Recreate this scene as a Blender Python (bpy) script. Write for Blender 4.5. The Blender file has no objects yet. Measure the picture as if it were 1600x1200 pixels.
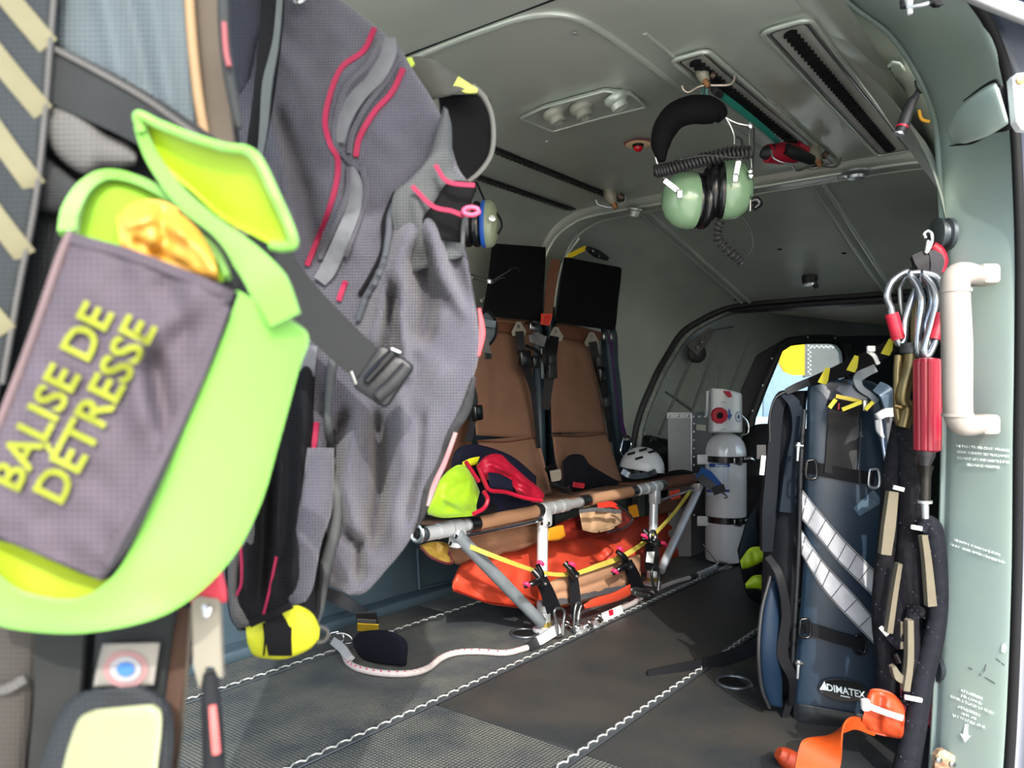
import bpy, math, random
import numpy as np
from mathutils import Vector, Matrix
from mathutils.geometry import tessellate_polygon
random.seed(7); RS = np.random.RandomState(5)
C = bpy.context.scene.collection
SC = bpy.context.scene
# ---------------------------------------------------------------- camera, sky, sun, exposure
AL = math.atan2(920, 1200); SA = math.sin(AL); CA = math.cos(AL); CH = .62; FP = 1200.; CX = 800.; CY = 615.
cam = bpy.data.cameras.new('camera'); cam_o = bpy.data.objects.new('camera', cam); C.objects.link(cam_o)
cam.sensor_width = 36; cam.lens = 27; cam.shift_y = 15/1600; cam.clip_start = .02; cam.clip_end = 400
cam_o.location = (0, 0, CH); cam_o.rotation_euler = (math.pi/2, 0, AL - math.pi/2)
cam.dof.use_dof = True; cam.dof.focus_distance = 2.1; cam.dof.aperture_fstop = 7.5
SC.camera = cam_o
W = bpy.data.worlds.new('sky'); SC.world = W; W.use_nodes = True
wn = W.node_tree.nodes; wl = W.node_tree.links; wn.clear()
wo = wn.new('ShaderNodeOutputWorld'); wb = wn.new('ShaderNodeBackground'); ws = wn.new('ShaderNodeTexSky')
ws.sky_type = 'NISHITA'; ws.sun_disc = False; ws.sun_elevation = math.radians(38); ws.sun_rotation = math.radians(215)
ws.air_density = 1.0; ws.dust_density = 2.5; wb.inputs[1].default_value = .70
wl.new(ws.outputs[0], wb.inputs[0]); wl.new(wb.outputs[0], wo.inputs[0])
sun = bpy.data.lights.new('sun', 'SUN'); sun.energy = 4.6; sun.angle = math.radians(.6); sun.color = (1, .95, .88)
sun_o = bpy.data.objects.new('sun', sun); C.objects.link(sun_o)
SUN_AZ, SUN_EL = math.radians(46), math.radians(33)      # direction of travel
sd = Vector((math.cos(SUN_AZ)*math.cos(SUN_EL), math.sin(SUN_AZ)*math.cos(SUN_EL), -math.sin(SUN_EL)))
sun_o.rotation_euler = sd.to_track_quat('-Z', 'Y').to_euler(); sun_o.location = (-3, -5, 5)
SC.view_settings.view_transform = 'Standard'; SC.view_settings.look = 'None'; SC.view_settings.gamma = 1
SC.view_settings.use_curve_mapping = False; SC.view_settings.exposure = .40
SC.cycles.max_bounces = 10; SC.cycles.diffuse_bounces = 6

# ---------------------------------------------------------------- projection helpers (a pixel of the photo seen at a known depth / plane)
def P(x, y, D):
    r = (x-CX)/FP*D; u = -(y-CY)/FP*D
    return Vector((D*CA + r*SA, D*SA - r*CA, CH+u))
def dY(x, Y): return Y/(SA-CA*(x-CX)/FP)
def dX(x, X): return X/(CA+SA*(x-CX)/FP)
def dZ(y, Z): return (CH-Z)*FP/(y-CY)
def PY(x, y, Y): return P(x, y, dY(x, Y))
def PX(x, y, X): return P(x, y, dX(x, X))
def PZ(x, y, Z): return P(x, y, dZ(y, Z))
FWD = Vector((CA, SA, 0)); RGT = Vector((SA, -CA, 0)); UP = Vector((0, 0, 1))

# ---------------------------------------------------------------- materials
def lin(h):
    h = h.lstrip('#'); v = [int(h[i:i+2], 16)/255 for i in (0, 2, 4)]
    return tuple(c/12.92 if c <= .04045 else ((c+.055)/1.055)**2.4 for c in v) + (1,)
MATS = {}
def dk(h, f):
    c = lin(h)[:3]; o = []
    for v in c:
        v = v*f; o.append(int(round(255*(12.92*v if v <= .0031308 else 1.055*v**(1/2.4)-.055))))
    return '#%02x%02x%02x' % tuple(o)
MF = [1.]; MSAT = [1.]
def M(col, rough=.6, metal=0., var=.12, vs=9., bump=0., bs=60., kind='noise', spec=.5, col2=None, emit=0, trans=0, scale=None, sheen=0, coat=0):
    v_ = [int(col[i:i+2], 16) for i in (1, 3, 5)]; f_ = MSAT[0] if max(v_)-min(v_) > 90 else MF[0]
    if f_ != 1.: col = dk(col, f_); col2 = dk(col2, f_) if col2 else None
    key = (col, rough, metal, var, vs, bump, bs, kind, spec, col2, emit, trans, str(scale), sheen, coat)
    if key in MATS: return MATS[key]
    m = bpy.data.materials.new('m_'+col.strip('#')+'_'+kind); m.use_nodes = True
    n = m.node_tree.nodes; l = m.node_tree.links; b = n['Principled BSDF']
    b.inputs['Roughness'].default_value = rough; b.inputs['Metallic'].default_value = metal
    b.inputs['Specular IOR Level'].default_value = spec if rough < .58 else spec*.35
    if sheen: b.inputs['Sheen Weight'].default_value = sheen
    if coat: b.inputs['Coat Weight'].default_value = coat; b.inputs['Coat Roughness'].default_value = .15
    if trans: b.inputs['Transmission Weight'].default_value = trans
    tc = n.new('ShaderNodeTexCoord'); mp = n.new('ShaderNodeMapping'); l.new(tc.outputs['Object'], mp.inputs[0])
    if scale: mp.inputs['Scale'].default_value = scale
    c1 = lin(col); nz = n.new('ShaderNodeTexNoise'); nz.inputs['Scale'].default_value = vs; nz.inputs['Detail'].default_value = 5
    l.new(mp.outputs[0], nz.inputs[0])
    mx = n.new('ShaderNodeMix'); mx.data_type = 'RGBA'
    if col2 is None:
        mx.inputs[6].default_value = tuple(c*(1-var) for c in c1[:3])+(1,); mx.inputs[7].default_value = tuple(min(1, c*(1+var)) for c in c1[:3])+(1,)
    else: mx.inputs[6].default_value = c1; mx.inputs[7].default_value = lin(col2)
    rp = n.new('ShaderNodeValToRGB'); rp.color_ramp.elements[0].position = .35; rp.color_ramp.elements[1].position = .65
    l.new(nz.outputs[0], rp.inputs[0]); l.new(rp.outputs[0], mx.inputs[0]); l.new(mx.outputs[2], b.inputs['Base Color'])
    if emit: l.new(mx.outputs[2], b.inputs['Emission Color']); b.inputs['Emission Strength'].default_value = emit
    if bump:
        bp = n.new('ShaderNodeBump'); bp.inputs['Strength'].default_value = bump; bp.inputs['Distance'].default_value = .002
        if kind == 'weave':
            uvm = n.new('ShaderNodeMapping'); l.new(tc.outputs['UV'], uvm.inputs[0])
            w1 = n.new('ShaderNodeTexWave'); w2 = n.new('ShaderNodeTexWave')
            w1.wave_type = w2.wave_type = 'BANDS'; w1.bands_direction = 'X'; w2.bands_direction = 'Y'
            for w in (w1, w2): w.inputs['Scale'].default_value = bs; w.inputs['Distortion'].default_value = .3; l.new(uvm.outputs[0], w.inputs[0])
            mm = n.new('ShaderNodeMath'); mm.operation = 'MULTIPLY'; l.new(w1.outputs['Fac'], mm.inputs[0]); l.new(w2.outputs['Fac'], mm.inputs[1])
            l.new(mm.outputs[0], bp.inputs['Height'])
            m2 = n.new('ShaderNodeMix'); m2.data_type = 'RGBA'; m2.blend_type = 'MULTIPLY'; m2.inputs[0].default_value = .55
            l.new(mx.outputs[2], m2.inputs[6]); rr = n.new('ShaderNodeValToRGB'); rr.color_ramp.elements[0].color = (.45, .45, .45, 1); rr.color_ramp.elements[1].color = (1, 1, 1, 1); rr.color_ramp.elements[1].position = .6
            l.new(mm.outputs[0], rr.inputs[0]); l.new(rr.outputs[0], m2.inputs[7]); l.new(m2.outputs[2], b.inputs['Base Color'])
        elif kind == 'gweave':
            w1 = n.new('ShaderNodeTexWave'); w2 = n.new('ShaderNodeTexWave'); w1.bands_direction = 'X'; w2.bands_direction = 'Y'
            for w in (w1, w2): w.inputs['Scale'].default_value = bs; w.inputs['Distortion'].default_value = 1.2; w.inputs['Detail'].default_value = 1; l.new(mp.outputs[0], w.inputs[0])
            mm = n.new('ShaderNodeMath'); mm.operation = 'MULTIPLY'; l.new(w1.outputs['Fac'], mm.inputs[0]); l.new(w2.outputs['Fac'], mm.inputs[1]); l.new(mm.outputs[0], bp.inputs['Height'])
            m2 = n.new('ShaderNodeMix'); m2.data_type = 'RGBA'; m2.blend_type = 'MULTIPLY'; m2.inputs[0].default_value = .7
            l.new(mx.outputs[2], m2.inputs[6]); rr = n.new('ShaderNodeValToRGB'); rr.color_ramp.elements[0].color = (.35, .35, .35, 1); rr.color_ramp.elements[1].position = .55
            l.new(mm.outputs[0], rr.inputs[0]); l.new(rr.outputs[0], m2.inputs[7]); l.new(m2.outputs[2], b.inputs['Base Color'])
        elif kind == 'rib':
            uvm = n.new('ShaderNodeMapping'); l.new(tc.outputs['UV'], uvm.inputs[0])
            w1 = n.new('ShaderNodeTexWave'); w1.bands_direction = 'Y'; w1.inputs['Scale'].default_value = bs; l.new(uvm.outputs[0], w1.inputs[0])
            l.new(w1.outputs['Fac'], bp.inputs['Height'])
        else:
            n2 = n.new('ShaderNodeTexNoise'); n2.inputs['Scale'].default_value = bs; n2.inputs['Detail'].default_value = 6; l.new(mp.outputs[0], n2.inputs[0])
            l.new(n2.outputs[0], bp.inputs['Height'])
        l.new(bp.outputs[0], b.inputs['Normal'])
    MATS[key] = m; return m

# ---------------------------------------------------------------- object helpers
def mesh_obj(name, V, F, mat, parent=None, smooth=True, uv=None, flat_angle=None):
    V = [Vector(v) for v in V]
    if parent is None:
        xs = [v.x for v in V]; ys = [v.y for v in V]; zs = [v.z for v in V]
        base = Vector(((min(xs)+max(xs))/2, (min(ys)+max(ys))/2, min(zs)))
    else: base = BASE[parent.name]
    me = bpy.data.meshes.new(name); me.from_pydata([tuple(v-base) for v in V], [], F); me.update()
    if uv is not None:
        ul = me.uv_layers.new(name='UVMap'); li = np.empty(len(me.loops), int); me.loops.foreach_get('vertex_index', li)
        ul.data.foreach_set('uv', np.asarray(uv)[li].astype(np.float32).ravel())
    if smooth: me.shade_smooth() if hasattr(me, 'shade_smooth') else me.polygons.foreach_set('use_smooth', [True]*len(me.polygons))
    if flat_angle is not None:
        me.set_sharp_from_angle(angle=math.radians(flat_angle))
    if mat: me.materials.append(mat)
    o = bpy.data.objects.new(name, me); C.objects.link(o)
    if parent is None: o.location = base
    else: o.parent = parent
    BASE[o.name] = base
    return o
BASE = {}
def thing(name, label, cat, loc, group=None):
    o = bpy.data.objects.new(name, None); C.objects.link(o); o.location = loc; o.empty_display_size = .05
    BASE[o.name] = Vector(loc); o['label'] = label; o['category'] = cat
    if group: o['group'] = group
    return o
def tag(o, label, cat, group=None):
    o['label'] = label; o['category'] = cat
    if group: o['group'] = group
    return o
def lab(o, s): o['label'] = s; return o
def struct(o): o['kind'] = 'structure'; return o
def stuff(o): o['kind'] = 'stuff'; return o

class MB:
    def __init__(s): s.V = []; s.F = []; s.UV = []
    def add(s, V, F, uv=None):
        k = len(s.V); s.V += [Vector(v) for v in V]; s.F += [tuple(i+k for i in f) for f in F]
        s.UV += list(uv) if uv is not None else [(v[0], v[1]) for v in V]
        return s
    def out(s, name, mat, parent=None, smooth=True, fa=40): return mesh_obj(name, s.V, s.F, mat, parent, smooth, s.UV, fa)

def spl(pts, n):
    """Catmull-Rom through rows of numbers -> n samples"""
    p = np.array(pts, float)
    if len(p) == 1: return np.repeat(p, n, 0)
    if len(p) == 2:
        t = np.linspace(0, 1, n)[:, None]; return p[0]*(1-t)+p[1]*t
    q = np.vstack([2*p[0]-p[1], p, 2*p[-1]-p[-2]]); out = []
    for t in np.linspace(0, len(p)-1, n):
        i = min(int(t), len(p)-2); f = t-i; a, b, c, d = q[i:i+4]
        out.append(.5*((2*b)+(-a+c)*f+(2*a-5*b+4*c-d)*f*f+(-a+3*b-3*c+d)*f**3))
    return np.array(out)
def frames(pts):
    pts = [Vector(p) for p in pts]; T = []
    for i in range(len(pts)):
        a = pts[max(0, i-1)]; b = pts[min(len(pts)-1, i+1)]; t = (b-a)
        T.append(t.normalized() if t.length > 1e-9 else Vector((0, 0, 1)))
    n = T[0].cross(UP)
    if n.length < .1: n = T[0].cross(Vector((1, 0, 0)))
    n.normalize(); N = [n]
    for i in range(1, len(pts)):
        v = N[-1]-T[i]*N[-1].dot(T[i])
        N.append(v.normalized() if v.length > 1e-6 else N[-1])
    return pts, T, N
def g_tube(pts, r, seg=10, n=None, closed=False, smooth=True):
    if smooth and len(pts) > 2: pts = spl([tuple(p) for p in pts], n or len(pts)*6)
    elif n and len(pts) == 2: pts = spl([tuple(p) for p in pts], n)
    pts, T, N = frames(pts); m = len(pts)
    rs = [r]*m if not hasattr(r, '__len__') else [float(x) for x in np.interp(np.linspace(0, 1, m), np.linspace(0, 1, len(r)), r)]
    V = []; F = []; UVv = []; L = 0
    for i in range(m):
        if i: L += (pts[i]-pts[i-1]).length
        B = T[i].cross(N[i])
        for k in range(seg):
            a = 2*math.pi*k/seg; V.append(pts[i]+(N[i]*math.cos(a)+B*math.sin(a))*rs[i]); UVv.append((k/seg, L))
    for i in range(m-1 if not closed else m):
        j = (i+1) % m
        for k in range(seg):
            k2 = (k+1) % seg; F.append((i*seg+k, i*seg+k2, j*seg+k2, j*seg+k))
    if not closed:
        F.append(tuple(range(seg-1, -1, -1))); F.append(tuple((m-1)*seg+k for k in range(seg)))
    return V, F, UVv
def tube(name, pts, r, mat, parent=None, seg=10, n=None, closed=False, smooth=True):
    V, F, U = g_tube(pts, r, seg, n, closed, smooth)
    return mesh_obj(name, V, F, mat, parent, True, U, 50)
def g_ribbon(pts, sides, w, th, n=None):
    """strap: centres, side vectors, widths (metres), thickness"""
    m0 = len(pts); n = n or m0*5
    cs = spl([tuple(p) for p in pts], n)
    ss = spl([tuple(s) for s in (sides if isinstance(sides, list) else [sides]*m0)], n)
    ws = np.interp(np.linspace(0, 1, n), np.linspace(0, 1, m0), w if hasattr(w, '__len__') else [w]*m0)
    V = []; F = []; U = []; L = 0
    for i in range(n):
        c = Vector(cs[i]); t = Vector(cs[min(n-1, i+1)])-Vector(cs[max(0, i-1)]); s = Vector(ss[i])
        s = (s-t.normalized()*s.dot(t.normalized())).normalized() if t.length > 1e-8 else s.normalized()
        nn = s.cross(t).normalized()*th/2; h = s*ws[i]/2
        if i: L += (c-Vector(cs[i-1])).length
        V += [c-h-nn, c+h-nn, c+h+nn, c-h+nn]; U += [(0, L*20), (1, L*20), (1, L*20), (0, L*20)]
    for i in range(n-1):
        a = i*4
        for k in range(4): F.append((a+k, a+(k+1) % 4, a+4+(k+1) % 4, a+4+k))
    F.append((3, 2, 1, 0)); a = (n-1)*4; F.append((a, a+1, a+2, a+3))
    return V, F, U
def ribbon(name, pts, sides, w, th, mat, parent=None, n=None):
    V, F, U = g_ribbon(pts, sides, w, th, n); return mesh_obj(name, V, F, mat, parent, True, U, 40)
def pstrap(name, pp, wpx, th, mat, parent=None, n=None, surf=None, lift=.002, raw=False):
    """camera-facing strap through pixels; pp=(x,y,D) or (x,y) on a surface"""
    q = [tuple(p) if len(p) > 2 else (p[0], p[1], sdep(surf, p[0], p[1])-lift) for p in pp]
    if surf is not None and n is None: n = len(q)*6
    nn = n or len(q)*5
    s = spl([(a[0], a[1], a[2]) for a in q], nn)
    if surf is not None:
        for i in range(nn): s[i][2] = sdep(surf, s[i][0], s[i][1])-lift
        if nn > 4: s[1:-1, 2] = (s[:-2, 2]+s[1:-1, 2]+s[2:, 2])/3
    ws = np.interp(np.linspace(0, 1, nn), np.linspace(0, 1, len(q)), wpx if hasattr(wpx, '__len__') else [wpx]*len(q))
    pts = []; sd_ = []; w = []
    for i in range(nn):
        a = s[max(0, i-1)]; b = s[min(nn-1, i+1)]; t = np.array([b[0]-a[0], b[1]-a[1]]); t = t/(np.linalg.norm(t)+1e-9)
        pts.append(P(*s[i])); sd_.append(RGT*float(t[1])+UP*float(t[0])); w.append(ws[i]*s[i][2]/FP)
    V, F, U = g_ribbon(pts, sd_, w, th, nn)
    return (V, F, U) if raw else mesh_obj(name, V, F, mat, parent, True, U, 40)
def ptube(name, pp, rpx, mat, parent=None, surf=None, lift=.001, seg=8, n=None, closed=False, raw=False):
    q = [tuple(p) if len(p) > 2 else (p[0], p[1], sdep(surf, p[0], p[1])-lift) for p in pp]
    nn = n or len(q)*6; s = spl(q, nn) if not closed else spl(q+[q[0]], nn)[:-1]
    if surf is not None:
        for i in range(len(s)): s[i][2] = sdep(surf, s[i][0], s[i][1])-lift
    D = float(np.mean(s[:, 2])); r = [k*D/FP for k in rpx] if hasattr(rpx, '__len__') else rpx*D/FP
    V, F, U = g_tube([P(*a) for a in s], r, seg, smooth=False, closed=closed)
    return (V, F, U) if raw else mesh_obj(name, V, F, mat, parent, True, U, 50)

def g_box(c, ax, ay, az, sx, sy, sz, bev=0.):
    """bevelled box: centre, axes, full sizes"""
    c = Vector(c); ax = Vector(ax).normalized(); ay = Vector(ay).normalized(); az = Vector(az).normalized()
    hx, hy, hz = sx/2, sy/2, sz/2
    if bev <= 0:
        V = [c+ax*hx*a+ay*hy*b+az*hz*d for a in (-1, 1) for b in (-1, 1) for d in (-1, 1)]
        return V, [(0, 1, 3, 2), (4, 6, 7, 5), (0, 4, 5, 1), (2, 3, 7, 6), (0, 2, 6, 4), (1, 5, 7, 3)]
    b = min(bev, hx*.95, hy*.95, hz*.95); V = []; F = []; seg = 4
    prof = []
    for (sx_, sy_, a0) in ((1, 1, 0), (-1, 1, 90), (-1, -1, 180), (1, -1, 270)):
        for k in range(seg): a = math.radians(a0+90*k/(seg-1)); prof.append((sx_*(hx-b)+b*math.cos(a), sy_*(hy-b)+b*math.sin(a)))
    lv = [(-hz, b), (-hz+b*.3, b*.3), (-hz+b, 0), (hz-b, 0), (hz-b*.3, b*.3), (hz, b)]; m = len(prof)
    for z, ins in lv:
        for (x, y) in prof:
            fx = (hx-ins)/hx; fy = (hy-ins)/hy; V.append(c+ax*x*fx+ay*y*fy+az*z)
    for i in range(len(lv)-1):
        for k in range(m): F.append((i*m+k, i*m+(k+1) % m, (i+1)*m+(k+1) % m, (i+1)*m+k))
    F.append(tuple(range(m-1, -1, -1))); F.append(tuple((len(lv)-1)*m+k for k in range(m)))
    return V, F
def box(name, c, sz, mat, parent=None, axes=None, bev=.003):
    ax = axes or (Vector((1, 0, 0)), Vector((0, 1, 0)), UP)
    V, F = g_box(c, *ax, *sz, bev); return mesh_obj(name, V, F, mat, parent, True, None, 35)
def g_lathe(c, axis, prof, seg=24, ref=None, squash=1.):
    """profile [(radius, height)] turned about the axis"""
    a = Vector(axis).normalized(); u = Vector(ref) if ref else (a.cross(UP) if abs(a.z) < .9 else a.cross(Vector((1, 0, 0))))
    u = (u-a*u.dot(a)).normalized(); v = a.cross(u); V = []; F = []; c = Vector(c)
    for r, h in prof:
        for k in range(seg): t = 2*math.pi*k/seg; V.append(c+a*h+(u*math.cos(t)+v*math.sin(t)*squash)*r)
    for i in range(len(prof)-1):
        for k in range(seg): F.append((i*seg+k, i*seg+(k+1) % seg, (i+1)*seg+(k+1) % seg, (i+1)*seg+k))
    F.append(tuple(range(seg-1, -1, -1))); F.append(tuple((len(prof)-1)*seg+k for k in range(seg)))
    return V, F
def lathe(name, c, axis, prof, mat, parent=None, seg=24, ref=None, squash=1., fa=40):
    V, F = g_lathe(c, axis, prof, seg, ref, squash); return mesh_obj(name, V, F, mat, parent, True, None, fa)
def g_plate(poly, nrm, th, holes=()):
    """flat plate from world points, extruded by th along nrm"""
    nrm = Vector(nrm).normalized()*th; loops = [[Vector(p) for p in poly]]+[[Vector(p) for p in h] for h in holes]
    tr = tessellate_polygon(loops); allp = [p for L in loops for p in L]; n = len(allp)
    V = allp+[p+nrm for p in allp]; F = [tuple(t) for t in tr]+[tuple(i+n for i in reversed(t)) for t in tr]
    k = 0
    for L in loops:
        m = len(L)
        for i in range(m): a, b = k+i, k+(i+1) % m; F.append((a, b, b+n, a+n))
        k += m
    return V, F
def plate(name, poly, nrm, th, mat, parent=None, holes=(), fa=30):
    V, F = g_plate(poly, nrm, th, holes); return mesh_obj(name, V, F, mat, parent, False, None)
def rrect(x0, y0, x1, y1, r, seg=5):
    out = []
    for cx, cy, a0 in ((x1-r, y0+r, -90), (x1-r, y1-r, 0), (x0+r, y1-r, 90), (x0+r, y0+r, 180)):
        for k in range(seg+1): a = math.radians(a0+90*k/seg); out.append((cx+r*math.cos(a), cy+r*math.sin(a)))
    return out

# soft goods: a closed, folded sheet stretched between left and right pixel edges at real depths
SURF = {}
def _seg_dist(px, py, pl):
    best = np.full(px.shape, 1e9); par = np.zeros(px.shape); n = len(pl)-1
    for i in range(n):
        ax_, ay_ = pl[i][:2]; bx_, by_ = pl[i+1][:2]; dx, dy = bx_-ax_, by_-ay_; L2 = dx*dx+dy*dy+1e-9
        t = np.clip(((px-ax_)*dx+(py-ay_)*dy)/L2, 0, 1); d = np.hypot(px-ax_-t*dx, py-ay_-t*dy)
        m = d < best; best = np.where(m, d, best); par = np.where(m, (i+t)/n, par)
    return best, par
def loft(name, rows, mat, parent=None, nu=36, nv=48, th=.02, bulge=.01, capv=0., folds=(), wrinkle=0., ws=60., key=None, pw=.5, seed=0, edge=None):
    R = spl(rows, nv); u = np.linspace(0, 1, nu)[None, :]; v = np.linspace(0, 1, nv)[:, None]
    px = R[:, 0:1]*(1-u)+R[:, 2:3]*u; py = R[:, 1:2]*(1-u)+R[:, 3:4]*u
    D0 = R[:, 4:5]*(1-u)+R[:, 5:6]*u
    prof = np.power(np.clip(4*u*(1-u), 0, 1), pw)*np.ones_like(v)
    if capv: prof = prof*np.power(np.clip(4*v*(1-v), 0, 1), capv)
    d = D0-bulge*prof
    edgef = np.clip(np.minimum(u, 1-u)*8, 0, 1)*np.clip(np.minimum(v, 1-v)*12+ (0 if capv else 1), 0, 1)
    for pl, w, amp in folds:
        dist, t = _seg_dist(px, py, pl); d = d-amp*np.exp(-(dist/w)**2)*np.clip(np.sin(np.pi*np.clip(t, .0, 1))*2.2+.15, 0, 1)*np.clip(edgef+.25, 0, 1)
    if wrinkle:
        rs = np.random.RandomState(seed); nn = np.zeros_like(d)
        for k in range(7):
            a = rs.rand()*6.28; f = (1+k*.6)/ws; nn += np.sin((px*math.cos(a)+py*math.sin(a))*f*2+rs.rand()*6+1.5*np.sin((px*math.sin(a)-py*math.cos(a))*f+k))/(1+k*.5)
        d = d-wrinkle*nn*edgef*.5
    db = D0+th*np.power(np.clip(4*u*(1-u), 0, 1), .4)*(np.power(np.clip(4*v*(1-v), 0, 1), .3) if capv else 1)
    SURF[key or name] = (px, py, d)
    V = [P(px[i, j], py[i, j], d[i, j]) for i in range(nv) for j in range(nu)]
    V += [P(px[i, j], py[i, j], db[i, j]) for i in range(nv) for j in range(nu)]
    N = nv*nu; F = []
    for i in range(nv-1):
        for j in range(nu-1):
            a = i*nu+j; F.append((a, a+nu, a+nu+1, a+1)); F.append((N+a, N+a+1, N+a+nu+1, N+a+nu))
    for i in range(nv-1):
        a = i*nu; F.append((a, N+a, N+a+nu, a+nu)); a = i*nu+nu-1; F.append((a, a+nu, N+a+nu, N+a))
    for j in range(nu-1):
        F.append((j, j+1, N+j+1, N+j)); a = (nv-1)*nu+j; F.append((a, N+a, N+a+1, a+1))
    D = float(D0.mean()); uv = np.stack([px.ravel()*D/FP*20, py.ravel()*D/FP*20], 1); uv = np.vstack([uv, uv])
    return mesh_obj(name, V, F, mat, parent, True, uv)
def sdep(key, x, y):
    px, py, d = SURF[key]; q = (px-x)**2+(py-y)**2; k = np.argpartition(q.ravel(), 4)[:4]; w = 1/(q.ravel()[k]+1e-3)
    return float((d.ravel()[k]*w).sum()/w.sum())
def px_rows(pairs, f):
    """[(x0,y0,x1,y1)] -> rows with the depth from f(x, y)"""
    return [(a, b, c, d, f(a, b), f(c, d)) for a, b, c, d in pairs]
def text_mesh(s, bold=0., align='CENTER'):
    cu = bpy.data.curves.new('t', 'FONT'); cu.body = s; cu.size = 1; cu.align_x = align; cu.resolution_u = 3; cu.offset = bold; cu.space_line = 1.0
    o = bpy.data.objects.new('t', cu); C.objects.link(o); bpy.context.view_layer.update()
    me = bpy.data.meshes.new_from_object(o.evaluated_get(bpy.context.evaluated_depsgraph_get()))
    V = [v.co.copy() for v in me.vertices]; F = [tuple(p.vertices) for p in me.polygons]
    bpy.data.objects.remove(o); bpy.data.curves.remove(cu); bpy.data.meshes.remove(me); return V, F
def lettering(s, org, ax, ay, f, mat, parent, bold=0., align='CENTER', name='lettering'):
    """org px, ax = px per em to the right, ay = px per em up, f(x,y)->world"""
    V, F = text_mesh(s, bold, align)
    W_ = [f(org[0]+v.x*ax[0]+v.y*ay[0], org[1]+v.x*ax[1]+v.y*ay[1]) for v in V]
    return mesh_obj(name, W_, F, mat, parent, False)
def on(key, lift=.0012): return lambda x, y: P(x, y, sdep(key, x, y)-lift)
def g_screw(c, nrm, r): return g_lathe(c, nrm, [(r, 0), (r*.95, r*.35), (r*.6, r*.5), (.0001, r*.5)], 8)
# ================================================================ THE SETTING
m_shell = M('#b2b9af', .32, .4, .10, 3., .25, 45., spec=.55)
m_shell2 = M('#a9b0a7', .34, .35, .12, 3., .2, 60.)
m_wallblue = M('#34454f', .5, .1, .12, 5., .15, 60.)
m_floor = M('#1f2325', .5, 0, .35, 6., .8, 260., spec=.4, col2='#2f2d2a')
m_weave = M('#484e52', .55, 0, .30, 9., 1., 44., 'gweave', spec=.35, col2='#666963')
m_seam = M('#4a4d4b', .5, .3, .25, 40., .5, 200.)
m_dark = M('#0d0e10', .7, 0, .2)
m_blk = M('#15171b', .55, 0, .2, 20., .2, 200.)
m_blkgl = M('#0c0d10', .25, 0, .1)
m_navy = M('#141d30', .75, 0, .2, 12., .3, 200.)
m_alu = M('#b9bec2', .32, .8, .06, 8., .05, 80.)
m_aludk = M('#5b6268', .38, .8, .08, 8.)
m_chrome = M('#d5d8da', .15, 1., .03)
m_steel = M('#8a8d8e', .28, 1., .08)
m_white = M('#b4b7b9', .35, 0, .04, 6.)
m_wplast = M('#e6e4de', .35, 0, .03)
m_print = M('#e4ece8', .6, 0, .05)
m_red = M('#9c1029', .42, 0, .1)
m_pink = M('#b01d4c', .55, 0, .1)
m_yel = M('#f2d21a', .5, 0, .06)
m_neon = M('#b8f02a', .6, 0, .05, 10., .25, 150., sheen=.2)
def xs_front(X):
    return [(X, .30, 1.20), (X, .345, 1.25), (X, .42, 1.270), (X, .8, 1.272), (X, 1.1, 1.272), (X, 1.4, 1.268), (X, 1.5, 1.25), (X, 1.58, 1.20), (X, 1.635, 1.10), (X, 1.66, .95), (X, 1.67, .7), (X, 1.66, .35), (X, 1.64, 0.)]
def xs_rib(X, dz): return [(x, y, z-dz if z > 1.0 else z) for x, y, z in xs_front(X)]
rear = [(3.42, .20, .98), (3.42, .28, 1.02), (3.42, .5, 1.035), (3.42, .8, 1.035), (3.42, 1.1, 1.035), (3.42, 1.3, 1.03), (3.41, 1.40, 1.01), (3.36, 1.48, .965), (3.29, 1.54, .905), (3.21, 1.575, .80), (3.12, 1.605, .67), (3.02, 1.64, .44), (2.95, 1.64, 0.)]
def skin(name, A, nx=30, per=6, mat=None, parent=None, th=0):
    rows = [spl(a, len(a)*per) for a in A]; G = np.array([spl(np.array([r[k] for r in rows]), nx) if len(rows) > 2 else np.array([rows[0][k]*(1-t)+rows[1][k]*t for t in np.linspace(0, 1, nx)]) for k in range(len(rows[0]))])
    K, N = G.shape[:2]; V = [tuple(G[i, j]) for i in range(K) for j in range(N)]
    F = [(i*N+j, i*N+j+1, (i+1)*N+j+1, (i+1)*N+j) for i in range(K-1) for j in range(N-1)]
    return mesh_obj(name, V, F, mat, parent)
# ceiling + far wall in one skin, split at the waist so the lower wall is painted blue
ce = struct(skin('ceiling', [xs_front(-.15)[:11], xs_front(1.0)[:11], xs_front(2.28)[:11]], 24, 6, m_shell))
rb = struct(skin('trim_rib', [xs_front(2.28)[:11], xs_rib(2.305, .022)[:11], xs_rib(2.385, .022)[:11], xs_rib(2.42, .006)[:11]], 14, 6, m_shell))
rc = struct(skin('ceiling_rear', [xs_rib(2.42, .006), rear], 26, 6, m_shell2))
wf = struct(skin('wall_far', [xs_front(-.15)[10:], xs_front(2.42)[10:]], 20, 6, m_wallblue))
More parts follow.
